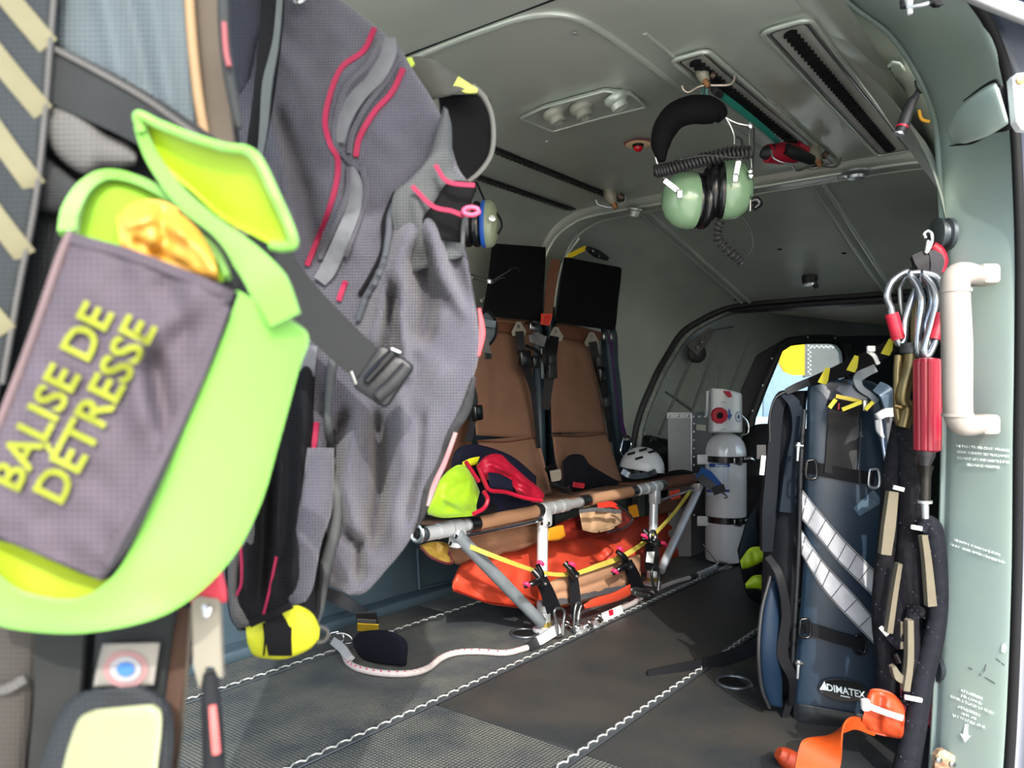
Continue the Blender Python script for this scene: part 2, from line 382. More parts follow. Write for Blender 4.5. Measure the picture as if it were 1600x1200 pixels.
# door side wall behind the pillar, header over the door, front bulkhead
wn_ = struct(skin('wall_near', [[(1.43, .2, 0), (1.43, .17, .5), (1.43, .2, .9), (1.43, .27, 1.1), (1.43, .36, 1.22)], [(1.9, .2, 0), (1.9, .16, .5), (1.9, .19, .9), (1.9, .26, 1.1), (1.9, .36, 1.2)], [(2.4, .2, 0), (2.4, .17, .5), (2.4, .19, .9), (2.4, .25, 1.1), (2.4, .36, 1.19)]], 24, 5, m_shell2))
w2 = [(x, .2, z) for x, z in rrect(2.56, .46, 3.30, .92, .09)]
struct(plate('wall_near_aft', [(2.39, .2, -.06), (2.39, .2, 1.25), (5.2, .2, 1.12), (5.2, .2, -.06)], (0, -1, 0), .03, m_shell2, holes=[w2]))
struct(plate('window_unseen', [(x, y-.012, z) for x, y, z in w2], (0, -1, 0), .004, M('#e8f2f4', .02, 0, 0, trans=1.0, spec=.3)))  # out-of-view window, added to let sky light onto the rear far wall
tube('window_frame', w2, .014, m_blk, wn_, 8, closed=True, smooth=False)
struct(box('wall_front', (-.17, .93, .1), (.03, 1.5, .3), m_shell2, bev=.005))
struct(box('trim_header', (.38, .27, 1.235), (1.1, .26, .09), m_shell, bev=.03))
# floor, split in panels with real joints
fl = struct(box('floor', (2.4, .93, -.03), (5.2, 1.5, .04), m_seam, bev=0))
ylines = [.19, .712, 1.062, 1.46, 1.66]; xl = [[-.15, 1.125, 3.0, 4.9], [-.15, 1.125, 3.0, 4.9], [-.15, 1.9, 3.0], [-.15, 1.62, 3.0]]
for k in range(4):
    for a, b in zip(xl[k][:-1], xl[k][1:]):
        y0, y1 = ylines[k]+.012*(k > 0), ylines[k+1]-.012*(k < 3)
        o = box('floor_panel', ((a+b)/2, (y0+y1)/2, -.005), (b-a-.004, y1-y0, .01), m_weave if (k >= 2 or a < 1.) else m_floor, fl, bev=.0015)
# sewn cover strips over the long joints
for yy, x0, x1 in ((.712, .9, 3.0), (1.062, .7, 3.0), (1.46, .8, 3.0)):
    st = MB(); st.add(*g_box(((x0+x1)/2, yy, .0005), (1, 0, 0), (0, 1, 0), UP, x1-x0, .020, .004, .001)); st.out('seam_strip', m_aludk, fl)
    sc = MB(); n = int((x1-x0)/.016)
    for i in range(n):
        s = .5 if i % 2 else -.5; a = Vector((x0+i*.016, yy-.004*s*2, .004)); b = Vector((x0+(i+1)*.016, yy+.004*s*2, .004))
        V, F, U = g_tube([a, (a+b)/2+Vector((0, 0, .002)), b], .0018, 5, smooth=False); sc.add(V, F, U)
    stuff(sc.out('seam_stitching', M('#8b8f8c', .5, .1, .1), fl))
for (x, y) in ((1147, 1067), (820, 990)):
    c = PZ(x, y, .002); r = tube('tie_down_ring', [c+Vector((math.cos(t)*.036, math.sin(t)*.036, .001)) for t in np.linspace(0, 2*math.pi, 28)[:-1]], .004, m_aludk, fl, 8, closed=True, smooth=False)
    lathe('tie_down_cup', c-Vector((0, 0, .002)), UP, [(.033, 0), (.033, .003), (.02, .003), (.012, .006), (.0001, .006)], m_dark, fl)

# far wall kick ledge and lower panel
lg = struct(box('baseboard_far', (1.4, 1.615, .012), (3.1, .06, .03), m_wallblue, bev=.008))
pn = MB()
pp = [PY(x, y, 1.628) for x, y in ((652, 858), (722, 850), (726, 905), (655, 920))]
for a, b in zip(pp, pp[1:]+pp[:1]):
    V, F, U = g_tube([a, b], .004, 6); pn.add(V, F, U)
pn.out('panel_bead', m_wallblue, wf)
# beads and joints on the ceiling
def bead(pts, r=.006, par=ce, mat=m_shell, name='ceiling_bead'): return tube(name, pts, r, mat, par, 8)
bead([(1.06, 1.5, 1.25), (1.062, 1.05, 1.27), (1.062, .86, 1.272), (1.075, .77, 1.272), (1.13, .72, 1.272), (1.3, .71, 1.272), (1.6, .715, 1.272), (2.1, .72, 1.272)], .0075)
tube('ceiling_joint', [(1.048, 1.5, 1.252), (1.05, 1.05, 1.272), (1.05, .5, 1.270)], .0022, m_dark, ce, 6)
bead([(1.3, .655, 1.272), (1.25, .655, 1.274), (1.7, .66, 1.272), (2.1, .66, 1.272)][1:], .005)
bead([(2.44, 1.26, 1.255), (3.42, 1.26, 1.030)], .008, rc, m_shell2); bead([(2.44, 1.295, 1.255), (3.42, 1.295, 1.028)], .005, rc, m_shell2)
bead([(2.44, .67, 1.258), (3.42, .67, 1.033)], .008, rc, m_shell2); bead([(2.44, .705, 1.258), (3.42, .705, 1.033)], .005, rc, m_shell2)
for x in (2.31, 2.435): bead([tuple(p) for p in (xs_rib(x, .024 if x < 2.4 else .010)[:10])], .006, rb)
# bead that frames the seat niche on the far wall
bead([(2.42, 1.655, .35), (2.42, 1.66, .8), (2.42, 1.625, 1.08), (2.42, 1.54, 1.2)], .007, wf)
niche = [PY(x, y, 1.64) for x, y in ((736, 520), (752, 470), (800, 440), (862, 392), (885, 366))]
bead(niche[1:], .006, wf)
# near rib details: small slots and a round lamp on the rib
o = plate('rib_slot', [Vector((2.31+dx, .60+dy, 1.245)) for dx, dy in ((0, 0), (.06, .01), (.06, .03), (0, .02))], (0, 0, -1), .004, m_shell2, rb)
c = PZ(1338, 268, 1.245)
lathe('rib_lamp', c, (0, 0, -1), [(.04, 0), (.04, .006), (.03, .012), (.024, .012), (.022, .02), (.0001, .022)], m_alu, rb)
c = PZ(993, 325, 1.24)
lathe('rib_nozzle', c, (.1, .3, -1), [(.028, 0), (.028, .006), (.018, .01), (.016, .028), (.013, .03), (.012, .02), (.0001, .02)], m_shell2, rb)
# rear arch: black edge seal, quilted lining edge, header
arch = [tuple(Vector(p)+Vector((0, -.004, -.006))) for p in rear[1:]]
tube('arch_seal', arch, .016, m_blk, rc, 8, n=60)
tube('arch_lining_edge', [tuple(Vector(p)+Vector((.05, .0, -.012))) for p in rear[5:]], .02, M('#70756e', .45, .4, .3, 60., .9, 120.), rc, 8, n=50)
struct(box('trim_rear_header', (3.47, .72, 1.02), (.10, 1.3, .05), m_blk, bev=.012))
# rear roof and clamshell door wall with the window
struct(plate('ceiling_tail', [(3.40, .2, 1.05), (3.40, 1.5, 1.05), (4.5, 1.3, .955), (5.1, .3, .93)], (0, 0, 1), .01, M('#c6c4b4', .5, 0, .1, 5., .2, 60.)))
An = Vector((3.22, 1.70, 0)); Bn = Vector((5.2, .235, 0)); dn = (Bn-An).normalized(); nn_ = Vector((-dn.y, dn.x, 0)); nn_ = -nn_ if nn_.dot(FWD) < 0 else nn_
def dW(x, off=0.):
    r = (x-CX)/FP; return ((An-nn_*off).dot(nn_))/((CA+r*SA)*nn_.x+(SA-r*CA)*nn_.y)
def PW(x, y, off=0.): return P(x, y, dW(x, off))
winpx = [(1222, 548), (1236, 539), (1262, 536), (1296, 536), (1308, 539), (1316, 550), (1320, 580), (1322, 640), (1320, 668), (1300, 674), (1190, 674), (1178, 668), (1180, 652), (1198, 605)]
winpx = [tuple(p) for p in winpx]
struct(plate('wall_tail', [(2.9, 1.66, -.06), (2.9, 1.66, 1.2), (3.5, 1.72, 1.2), (3.5, 1.72, -.06)], (0, 1, 0), .02, m_shell2))
wall_poly = [An+Vector((0, 0, -.06)), An+Vector((0, 0, 1.1)), Bn+Vector((0, 0, 1.1)), Bn+Vector((0, 0, -.06))]
m_tail = M('#565d59', .5, .2, .18, 4., .5, 50.)
wr = struct(plate('wall_rear', wall_poly, nn_, .02, m_tail, holes=[[PW(x, y) for x, y in winpx]]))
struct(plate('window_1', [PW(x, y, -.012) for x, y in winpx], nn_, .004, M('#e8f2f4', .02, 0, 0, trans=1.0, spec=.3)))
wc = np.mean([(x, y) for x, y in winpx], 0)
for nm, sc_, rr_, mt in (('window_frame', 1.10, .020, m_blk), ('window_gasket', 1.02, .009, m_dark)):
    tube(nm, [PW(wc[0]+(x-wc[0])*sc_, wc[1]+(y-wc[1])*sc_, .008) for x, y in winpx], rr_, mt, wr, 8, closed=True, smooth=False)
sb = MB()
for x, y in ((1206, 560), (1192, 602), (1176, 642), (1262, 527), (1305, 528)):
    sb.add(*g_screw(PW(x, y, .028), -nn_, .006))
sb.out('frame_screw', m_alu, wr)
# dark upper band of the clamshell and its ribs
m_tail2 = M('#16181a', .5, .1, .2)
plate('window_surround', [PW(x, y, .004) for x, y in ((1182, 555), (1230, 527), (1480, 522), (1480, 1000), (1330, 1000), (1330, 540), (1318, 530), (1240, 532), (1216, 545), (1150, 700), (1120, 700))], -nn_, .004, m_tail2, wr)
for a, b in (((1118, 540), (1065, 690)), ((1080, 560), (1030, 680)), ((1128, 560), (1118, 650)), ((1040, 612), (1080, 640)), ((1172, 530), (1110, 690))):
    tube('clamshell_rib', [PW(a[0], a[1], .003), PW(b[0], b[1], .003)], .006, m_tail, wr, 6)
# gas strut hinge at the top left of the clamshell
hb = thing('hinge_bracket', 'black perforated hinge bracket with round boss under the rear arch', 'hinge', PW(1088, 555, .03))
lathe('boss', PW(1087, 552, .03), -nn_, [(.045, 0), (.045, .02), (.03, .03), (.0001, .03)], m_blk, hb)
pstrap('arm', [(1080, 548, dW(1080, .06)), (1098, 530, dW(1098, .07)), (1112, 516, dW(1112, .08))], [22, 18, 9], .02, m_blkgl, hb)
for x, y in ((1090, 543), (1097, 535), (1104, 526)): lathe('lightening_hole', P(x, y, dW(x, .083)), -nn_, [(.008, 0), (.006, .003), (.0001, .003)], m_aludk, hb, 12)
ptube('rod', [(1112, 517, dW(1112, .08)), (1146, 510, dW(1146, .06))], 1.6, m_chrome, hb)

# ---------------------------------------------------------------- door frame pillar (arch sweeping up and forward)
prow = [(1235, -90, 1440, -90, 1.12, .98), (1325, 0, 1520, 0, 1.245, 1.06), (1390, 50, 1550, 60, 1.33, 1.12), (1431, 108, 1570, 120, 1.385, 1.15), (1460, 175, 1582, 190, 1.37, 1.15), (1470, 250, 1588, 270, 1.32, 1.13), (1477, 400, 1593, 420, 1.25, 1.12), (1478, 560, 1592, 560, 1.23, 1.115), (1478, 700, 1590, 700, 1.23, 1.115), (1472, 900, 1588, 900, 1.23, 1.115), (1463, 1120, 1580, 1120, 1.23, 1.115), (1452, 1300, 1568, 1300, 1.23, 1.115)]
m_pil = M('#88988e', .45, .05, .07, 5., .15, 40., col2='#82928f')
pil = struct(loft('door_1', prow, m_pil, None, 24, 80, .05, .014, key='pillar', pw=.35))
tube('pillar_lip', [P(a[0]-2, a[1], a[4]+.004) for a in prow], .006, m_pil, pil, 8, n=70)
inner = [tuple(P(a[0]+16, a[1], a[4]+.02)) for a in prow[:9]]
Bp = [(.92, .40, 1.262), (1.12, .40, 1.266), (1.32, .40, 1.268), (1.5, .40, 1.268), (1.68, .38, 1.262), (1.85, .34, 1.20), (1.9, .25, 1.0), (1.85, .19, .7), (1.8, .18, .5)]
midp = [tuple((Vector(p)+Vector(q))/2+Vector((0, .0, .012))) for p, q in zip(inner, Bp)]
struct(skin('trim_lining', [inner, midp, Bp], 12, 6, m_shell))
# dark rubber gap and the outer skin beyond
orow = [(a[2]+2, a[1], a[2]+170, a[1]+20, a[5]+.02, a[5]+.0) for a in prow]
struct(loft('door_2', orow, M('#3a404c', .45, .3, .15, 6.), None, 8, 40, .03, .0, key='outer'))
tube('door_seal', [P(a[2]+1, a[1], a[5]-.002) for a in prow], .0075, m_dark, pil, 8, n=70)
# hinge fairing on the pillar
hf = thing('hinge_fairing', 'grey wedge fairing with white bracket and pin on the door pillar', 'fairing', P(1530, 220, 1.1))
loft('fairing_body', [(1478, 205, 1490, 232, 1.19, 1.19), (1500, 165, 1510, 224, 1.14, 1.13), (1530, 142, 1540, 214, 1.09, 1.08), (1552, 130, 1572, 196, 1.06, 1.045), (1560, 134, 1576, 190, 1.06, 1.05)], m_pil, hf, 14, 20, .06, .018, pw=.5)
ptube('rubber_edge', [(1484, 228, 1.17), (1520, 222, 1.12), (1548, 206, 1.08), (1574, 200, 1.05), (1576, 188, 1.05)], [1, 3, 4, 4, 3], m_dark, hf)
ptube('rubber_edge', [(1505, 158, 1.12), (1535, 136, 1.08), (1556, 126, 1.055), (1562, 134, 1.05)], [1, 2, 3, 2], m_dark, hf)
ptube('pin', [(1560, 158, 1.06), (1590, 150, 1.05)], 7, m_alu, hf, seg=14)
plate('bracket', [P(x, y, 1.03) for x, y in ((1582, 122), (1588, 115), (1640, 108), (1640, 205), (1596, 202), (1588, 190))], FWD, .012, m_white, hf)
mb = MB(); mb.add(*g_screw(P(1594, 125, 1.029), -FWD, .0065)); mb.out('screw', M('#a98d5c', .4, .8, .2), hf)
plate('black_block', [P(x, y, 1.05) for x, y in ((1562, 132), (1576, 140), (1584, 184), (1570, 188))], FWD, .02, m_dark, hf)
# lever and tube above the frame
lv = thing('door_lever', 'small pale metal lever with black ball end above the door arch', 'lever', P(1430, 12, 1.05))
ptube('arm', [(1418, 12, 1.05), (1440, 8, 1.04), (1466, 0, 1.03)], 3.5, m_alu, lv); lathe('knob', P(1464, 1, 1.03), RGT, [(.0001, -.009), (.006, -.008), (.009, -.003), (.009, .003), (.006, .008), (.0001, .009)], m_blkgl, lv, 14)
ptube('pivot', [(1420, -4, 1.05), (1422, 22, 1.05)], [7, 5, 4], m_white, lv); ptube('stop', [(1412, 0, 1.06), (1413, 12, 1.06)], 6, m_blk, lv)
tag(ptube('overhead_rail', [(1440, -45, .9), (1540, -2, .9), (1600, 22, .9), (1700, 60, .9)], 14, m_alu), 'round grey metal rail crossing above the door frame corner', 'rail')
# grab handle
gh = thing('grab_handle', 'off-white plastic grab handle bolted to the door pillar', 'handle', P(1500, 680, 1.15))
m_hand = M('#857f78', .45, 0, .05, 8.)
gd = 1.10
ptube('grip', [(1538, 432, gd+.04), (1512, 427, gd), (1496, 432, gd-.005), (1492, 452, gd-.005), (1495, 540, gd-.005), (1496, 630, gd-.005), (1500, 656, gd-.005), (1514, 664, gd), (1540, 662, gd+.04)], [14, 17, 20, 21, 22, 21, 20, 17, 14], m_hand, gh, seg=20, n=70)
for y in (454, 648): ptube('end_band', [(1493 if y < 500 else 1496, y-2, gd-.005), (1493 if y < 500 else 1496, y+3, gd-.005)], 23, m_hand, gh, seg=24)
for y in (430, 663):
    V, F = g_box(P(1538, y, gd+.035), RGT, UP, FWD, .028, .030, .04, .006); mesh_obj('mount', V, F, m_hand, gh, True, None, 35)
# printed notices
def pil_txt(lines, x, y, slope, step, size):
    for k, s in enumerate(lines):
        lettering(s, (x+k*0, y+k*step), (size, size*slope), (-size*.02, -size*1.0), on('pillar', .002), m_print, pil, .0)
pil_txt(['NE PAS UTILISER CETTE POIGNEE', 'POUR ASSURER DES PERSONNES', 'DO NOT USE THIS HANDLE FOR', 'SECURING PERSONS'], 1536, 702, .09, 9.3, 5.6)
pil_txt(['NE JAMAIS OUVRIR SANS AVOIR', 'VERIFIE VOTRE HARNAIS SANGLE BIEN'], 1527, 857, .34, 9.3, 5.0)
pil_txt(['ATTENTION', 'AIR CHAUD', 'TENIR DEGAGE LA BUSE'], 1518, 1087, .40, 8., 6.2)
pil_txt(['ATTENTION', 'HOT AIR', 'LET NOZZLE FREE'], 1514, 1113, .40, 8., 6.2)
plate('arrow_mark', [on('pillar', .002)(x, y) for x, y in ((1508, 1131), (1514, 1131), (1513, 1149), (1517, 1150), (1508, 1160), (1500, 1146), (1505, 1148))], FWD, .0006, m_print, pil)
plate('chipped_paint', [on('pillar', .0015)(x, y) for x, y in ((1566, 1008), (1570, 1005), (1573, 1012), (1570, 1020), (1565, 1018))], FWD, .0005, m_print, pil)
for pts_ in (((1514, 1043), (1555, 1068)), ((1541, 1038), (1537, 1052)), ((1556, 1028), (1570, 1040))):
    ptube('scratch', list(pts_), .7, m_aludk, pil, surf='pillar', lift=.0)
lt = thing('latch_plate', 'worn cream latch plate with rusty screws at the pillar foot', 'latch', P(1470, 1200, 1.12))
plate('plate', [P(x, y, 1.185) for x, y in ((1468, 1174), (1476, 1172), (1500, 1186), (1512, 1215), (1460, 1215), (1462, 1182))], FWD, .01, M('#cdbf9c', .5, .3, .3, 40., col2='#6b4a38'), lt)
for x, y in ((1467, 1187), (1488, 1194)):
    mb = MB(); mb.add(*g_screw(P(x, y, 1.183), -FWD, .005)); mb.out('screw', m_steel, lt)
# ---------------------------------------------------------------- ceiling seat rails
def ceiling_rail(label, Yc, x0, x1, wid, framed=True, zc=1.268, teethw=.010, pale=True):
    t = thing('ceiling_rail', label, 'rail', (x0, Yc, zc), 'slotted rails let into the ceiling' if False else None)
    rr = rrect(x0, Yc-wid/2, x1, Yc+wid/2, wid*.22)
    if framed:
        tube('frame', [(a, b, zc-.002) for a, b in rr], .005, m_shell, t, 8, closed=True, smooth=False)
        tube('inner_frame', [(a, b, zc-.001) for a, b in rrect(x0+.012, Yc-wid/2+.011, x1-.012, Yc+wid/2-.011, wid*.14)], .0028, m_steel, t, 8, closed=True, smooth=False)
    plate('channel', [(a, b, zc-.0005) for a, b in rrect(x0+.005, Yc-wid*.40, x1-.005, Yc+wid*.40, wid*.15)], (0, 0, -1), .0022, M('#a3a39a', .4, .4, .1) if pale else m_blk, t)
    mb = MB(); n = int((x1-x0-.04)/.02)
    for i in range(n):
        x = x0+.03+i*.02; V, F = g_plate([(x-.010, Yc-teethw*.5, zc-.0035), (x-.003, Yc-teethw*1.25, zc-.0035), (x+.001, Yc-teethw*1.25, zc-.0035), (x+.0095, Yc-teethw*.5, zc-.0035), (x+.0105, Yc+teethw*.5, zc-.0035), (x+.006, Yc+teethw*1.25, zc-.0035), (x+.002, Yc+teethw*1.25, zc-.0035), (x-.006, Yc+teethw*.5, zc-.0035)], (0, 0, -1), .006); mb.add(V, F)
    stuff(mb.out('notched_track', m_dark if pale else M('#2e312f', .4, .4, .2), t, False)); return t
ceiling_rail('wide notched seat rail in pale channel nearest the door arch', .440, 1.36, 2.26, .085)
ceiling_rail('notched seat rail with green cord and red torch hanging from it', .625, 1.37, 2.27, .075)
ceiling_rail('narrow dark rail above the seats, ending at a wire hook', 1.28, 1.4, 2.30, .042, False, 1.270, .007, False)
ceiling_rail('narrow dark rail nearest the far wall, closest to the seat backs', 1.462, 1.5, 2.26, .042, False, 1.262, .007, False)
# printed words beside the rail
for k, s in enumerate(('MAX 50 KG', 'PAR POINT', 'PER POINT')):
    lettering(s, (1214+k*4, 168+k*7), (7.0, 5.0), (3.2, -5.0), lambda x, y: PZ(x, y, 1.266), m_print, ce, 0)
plate('pale_sticker', [PZ(x, y, 1.2655) for x, y in ((1348, 136), (1364, 134), (1376, 148), (1360, 150))], (0, 0, 1), .0005, m_print, ce)
# hooks
def wire_hook(label, x, y, zc, a0, a1, curl, mat, brk, body=True):
    t = thing('wire_hook', label, 'hook', PZ(x, y, zc))
    D = dZ(y, zc)-.0
    pts = [(a0[0]-3, a0[1]-6, D), (a0[0], a0[1]+1, D), (a0[0]+8, a0[1]+4, D), (x, y+22, D), (a1[0]-10, a1[1]+9, D), (a1[0], a1[1]+3, D), (a1[0]+2, a1[1]-6, D)]
    ptube('wire', pts, curl, mat, t)
    if body:
        ptube('clamp', [(x-3, y-14, D), (x+1, y+4, D), (x+6, y+16, D)], [9, 11, 7], M('#8d8a7b', .6, .5, .2), t); ptube('stem', [(x+4, y+12, D-.004), (x+10, y+24, D-.006)], [5, 4], M('#7c5a3c', .6, .5, .4, 60., col2='#b9855a'), t)
        ptube('screw', [(x+14, y+4, D-.004), (x+20, y+8, D-.004)], 6, M('#4c3d31', .5, .6, .3), t)
    return t
wire_hook('curled wire hook holding up the pale green headset', 1097, 112, 1.262, (1069, 140), (1146, 124), 2.2, M('#b7aa9d', .3, .8, .15), 1)
wire_hook('small wire hook at the end of the narrow ceiling rail over the seats', 953, 302, 1.262, (934, 318), (976, 312), 1.4, m_alu, 1)
wire_hook('wire hook on the rib beside the red torch', 1272, 236, 1.255, (1240, 262), (1312, 252), 1.8, m_steel, 1)
# air vent plate with three eyeball nozzles
vt = thing('air_vent', 'recessed grey ceiling plate with three round air nozzles', 'vent', PZ(910, 175, 1.268))
vp = [PZ(x, y, 1.264) for x, y in ((814, 185), (850, 168), (945, 142), (985, 147), (1010, 167), (940, 184), (866, 205), (858, 203))]
plate('vent_plate', vp, (0, 0, 1), .006, m_shell2, vt)
tube('rim', vp, .0035, m_shell, vt, 8, closed=True, smooth=False)
m_noz = M('#8b8c80', .5, .2, .12)
for x, y, dx in ((866, 175, 3), (908, 166, 2), (962, 152, 4)):
    c = PZ(x, y, 1.262); ax = Vector((.25*dx/3, -.35, -1))
    lathe('nozzle_ball', c, ax, [(.026, -.004), (.028, .002), (.025, .010), (.019, .014), (.019, .026), (.015, .028), (.0145, .012), (.0001, .012)], m_noz if x < 950 else m_shell2, vt, 22)
    lathe('nozzle_bore', c+ax.normalized()*.013, ax, [(.0144, 0), (.0001, .0012)], m_dark, vt, 16)
# beacon
bc = thing('warning_light', 'small red dome light on a round cream placard on the ceiling', 'light', PZ(996, 225, 1.266))
c = PZ(997, 225, 1.266)
lathe('placard', c, (0, 0, -1), [(.036, 0), (.036, .001), (.0001, .001)], m_red, bc, 28); lathe('placard_face', c-Vector((0, 0, .0012)), (0, 0, -1), [(.033, 0), (.033, .0006), (.0001, .0006)], M('#dcc69c', .5), bc, 28)
lathe('collar', c, (0, 0, -1), [(.015, 0), (.014, .008), (.0001, .009)], m_dark, bc); lathe('dome', c, (0, 0, -1), [(.012, .008), (.012, .013), (.008, .018), (.0001, .020)], M('#b01018', .2), bc)
mb = MB()
for x, y, z in ((899, 52, 1.27), (855, 221, 1.27), (1018, 230, 1.27)): mb.add(*g_screw(PZ(x, y, 1.268), (0, 0, -1), .006))
mb.out('ceiling_screw', m_alu, ce)
# camera mount stud on the rear ceiling slope
def PR(x, y):   # point on the sloping rear ceiling
    lo, hi = .3, 6.
    for _ in range(40):
        D = (lo+hi)/2; p = P(x, y, D); zz = 1.257-(p.x-2.44)*.23
        if p.z < zz: lo = D
        else: hi = D
    return P(x, y, D)
st = thing('ceiling_lamp', 'small black round lamp stud on the sloping rear ceiling', 'lamp', PR(1265, 437))
lathe('housing', PR(1265, 432), (-.15, 0, -1), [(.03, 0), (.03, .012), (.026, .03), (.0001, .03)], m_blk, st); lathe('lens', PR(1265, 432)-Vector((0, 0, .028)), (0, 0, -1), [(.024, 0), (.022, .008), (.0001, .010)], m_alu, st); ptube('knob', [(1272, 444, 2.7), (1277, 449, 2.7)], 4, m_blk, st)
mb = MB()
for x, y in ((1319, 395), (1218, 389), (1228, 477), (1374, 470), (1150, 468)): mb.add(*g_screw(PR(x, y), (0, 0, -1), .009))
mb.out('ceiling_screw', m_dark, rc)
# recessed pull light on the near ceiling edge
rec = thing('recessed_handle', 'shallow oval recess pressed in the ceiling beside the door arch', 'recess', PZ(1412, 120, 1.235))
tube('rim', [PZ(x, y, 1.222) for x, y in ((1388, 104), (1395, 98), (1404, 100), (1420, 118), (1434, 138), (1436, 148), (1426, 148), (1410, 138), (1396, 120))], .004, m_shell, rec, 8, closed=True, smooth=False)
plate('pocket', [PZ(x, y, 1.224) for x, y in ((1389, 104), (1395, 99), (1404, 101), (1419, 118), (1433, 138), (1435, 147), (1426, 147), (1411, 137), (1397, 120))], (0, 0, -1), .002, m_shell2, rec)
# ---------------------------------------------------------------- outside
gr = struct(plate('ground', [(-40, -40, -.75), (70, -40, -.75), (70, 70, -.75), (-40, 70, -.75)], (0, 0, -1), .05, M('#cfcabd', .8, 0, .08, .4)))
plate('painted_line', [(9.5, -10, -.745), (9.8, -10, -.745), (9.8, 20, -.745), (9.5, 20, -.745)], (0, 0, -1), .004, M('#8c3a3e', .7), gr)
hg = thing('hangar', 'pale blue hangar wall seen far off through the rear window', 'building', (32, 14, -.75))
for k in range(14):
    box('wall_panel', (32, 2+k*2.05, 3.2), (.2, 2.0, 8), M('#788c9c', .6, 0, .08), hg, bev=.02)
box('plinth', (31.9, 15, -.55), (.3, 29, .4), M('#8d9aa4', .6), hg)
tl = thing('tail_fin', 'yellow and grey riveted tail fin panel outside the rear window', 'tail fin', P(1268, 590, 6.4))
Dt = 6.4
fp = [(1257, 534), (1228, 531), (1219, 545), (1220, 566), (1228, 580), (1240, 586), (1257, 586)]
plate('yellow_panel', [P(x, y, Dt) for x, y in [(1258, 525), (1225, 528), (1218, 545), (1220, 568), (1228, 581), (1242, 586), (1258, 586)]], FWD, .05, M('#d0a800', .6, 0, .03), tl)
plate('grey_panel', [P(x, y, Dt) for x, y in ((1258.5, 525), (1340, 525), (1335, 560), (1300, 580), (1258.5, 590))], FWD, .05, M('#3c4040', .5, .1, .1), tl)
mb = MB()
for k in range(14):
    mb.add(*g_screw(P(1264+(k % 2)*3, 540+k*3.4, Dt-.003), -FWD, .007))
    mb.add(*g_screw(P(1270+k*3.6, 541+(k % 2)*2, Dt-.003), -FWD, .007))
mb.out('rivet', m_white, tl)
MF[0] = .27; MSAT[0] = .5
# ================================================================ FOREGROUND GEAR hanging at the front of the cabin
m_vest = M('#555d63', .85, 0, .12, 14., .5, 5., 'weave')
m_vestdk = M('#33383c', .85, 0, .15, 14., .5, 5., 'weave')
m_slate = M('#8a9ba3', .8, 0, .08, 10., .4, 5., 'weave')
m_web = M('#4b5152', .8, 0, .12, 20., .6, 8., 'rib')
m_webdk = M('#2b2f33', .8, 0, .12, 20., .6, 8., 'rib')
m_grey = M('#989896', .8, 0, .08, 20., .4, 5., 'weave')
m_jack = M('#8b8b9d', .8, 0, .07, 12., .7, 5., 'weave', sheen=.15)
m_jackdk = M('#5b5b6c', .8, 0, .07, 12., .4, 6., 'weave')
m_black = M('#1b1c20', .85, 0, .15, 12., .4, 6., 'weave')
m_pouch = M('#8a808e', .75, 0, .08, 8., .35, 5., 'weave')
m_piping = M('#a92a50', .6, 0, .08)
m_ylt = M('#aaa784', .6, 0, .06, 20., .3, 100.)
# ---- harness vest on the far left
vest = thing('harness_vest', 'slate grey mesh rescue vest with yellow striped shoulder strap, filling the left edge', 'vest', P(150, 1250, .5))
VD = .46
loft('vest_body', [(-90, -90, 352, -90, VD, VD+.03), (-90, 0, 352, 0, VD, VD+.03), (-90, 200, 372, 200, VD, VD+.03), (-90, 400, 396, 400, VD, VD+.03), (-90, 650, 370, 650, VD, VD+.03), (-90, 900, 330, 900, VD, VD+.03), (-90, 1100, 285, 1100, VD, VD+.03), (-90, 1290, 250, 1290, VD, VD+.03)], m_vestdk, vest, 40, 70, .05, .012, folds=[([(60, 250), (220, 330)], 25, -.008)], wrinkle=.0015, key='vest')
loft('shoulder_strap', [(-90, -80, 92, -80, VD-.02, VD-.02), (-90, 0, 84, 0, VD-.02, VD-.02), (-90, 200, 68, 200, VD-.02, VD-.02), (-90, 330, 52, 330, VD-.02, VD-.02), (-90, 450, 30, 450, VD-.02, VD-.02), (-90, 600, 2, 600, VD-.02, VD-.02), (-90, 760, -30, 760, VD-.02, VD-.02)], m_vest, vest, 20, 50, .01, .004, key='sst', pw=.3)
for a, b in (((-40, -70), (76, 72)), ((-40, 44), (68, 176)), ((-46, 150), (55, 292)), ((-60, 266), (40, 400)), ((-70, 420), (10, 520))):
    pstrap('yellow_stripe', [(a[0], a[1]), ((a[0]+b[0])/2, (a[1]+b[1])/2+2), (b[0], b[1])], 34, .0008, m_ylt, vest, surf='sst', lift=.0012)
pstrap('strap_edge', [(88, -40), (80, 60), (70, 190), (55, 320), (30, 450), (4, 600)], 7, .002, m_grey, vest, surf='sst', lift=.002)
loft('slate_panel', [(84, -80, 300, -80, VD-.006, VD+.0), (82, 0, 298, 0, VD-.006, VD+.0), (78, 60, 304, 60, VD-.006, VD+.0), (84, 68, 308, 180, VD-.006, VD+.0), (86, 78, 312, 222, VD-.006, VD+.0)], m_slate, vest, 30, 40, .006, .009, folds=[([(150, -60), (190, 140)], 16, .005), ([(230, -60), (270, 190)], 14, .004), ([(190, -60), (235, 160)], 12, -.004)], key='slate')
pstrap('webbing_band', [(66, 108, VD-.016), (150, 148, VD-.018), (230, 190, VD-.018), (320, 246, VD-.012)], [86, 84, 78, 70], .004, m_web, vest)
pstrap('band_edge', [(74, 70, VD-.019), (150, 110, VD-.021), (230, 156, VD-.021), (312, 214, VD-.015)], 8, .002, m_grey, vest)
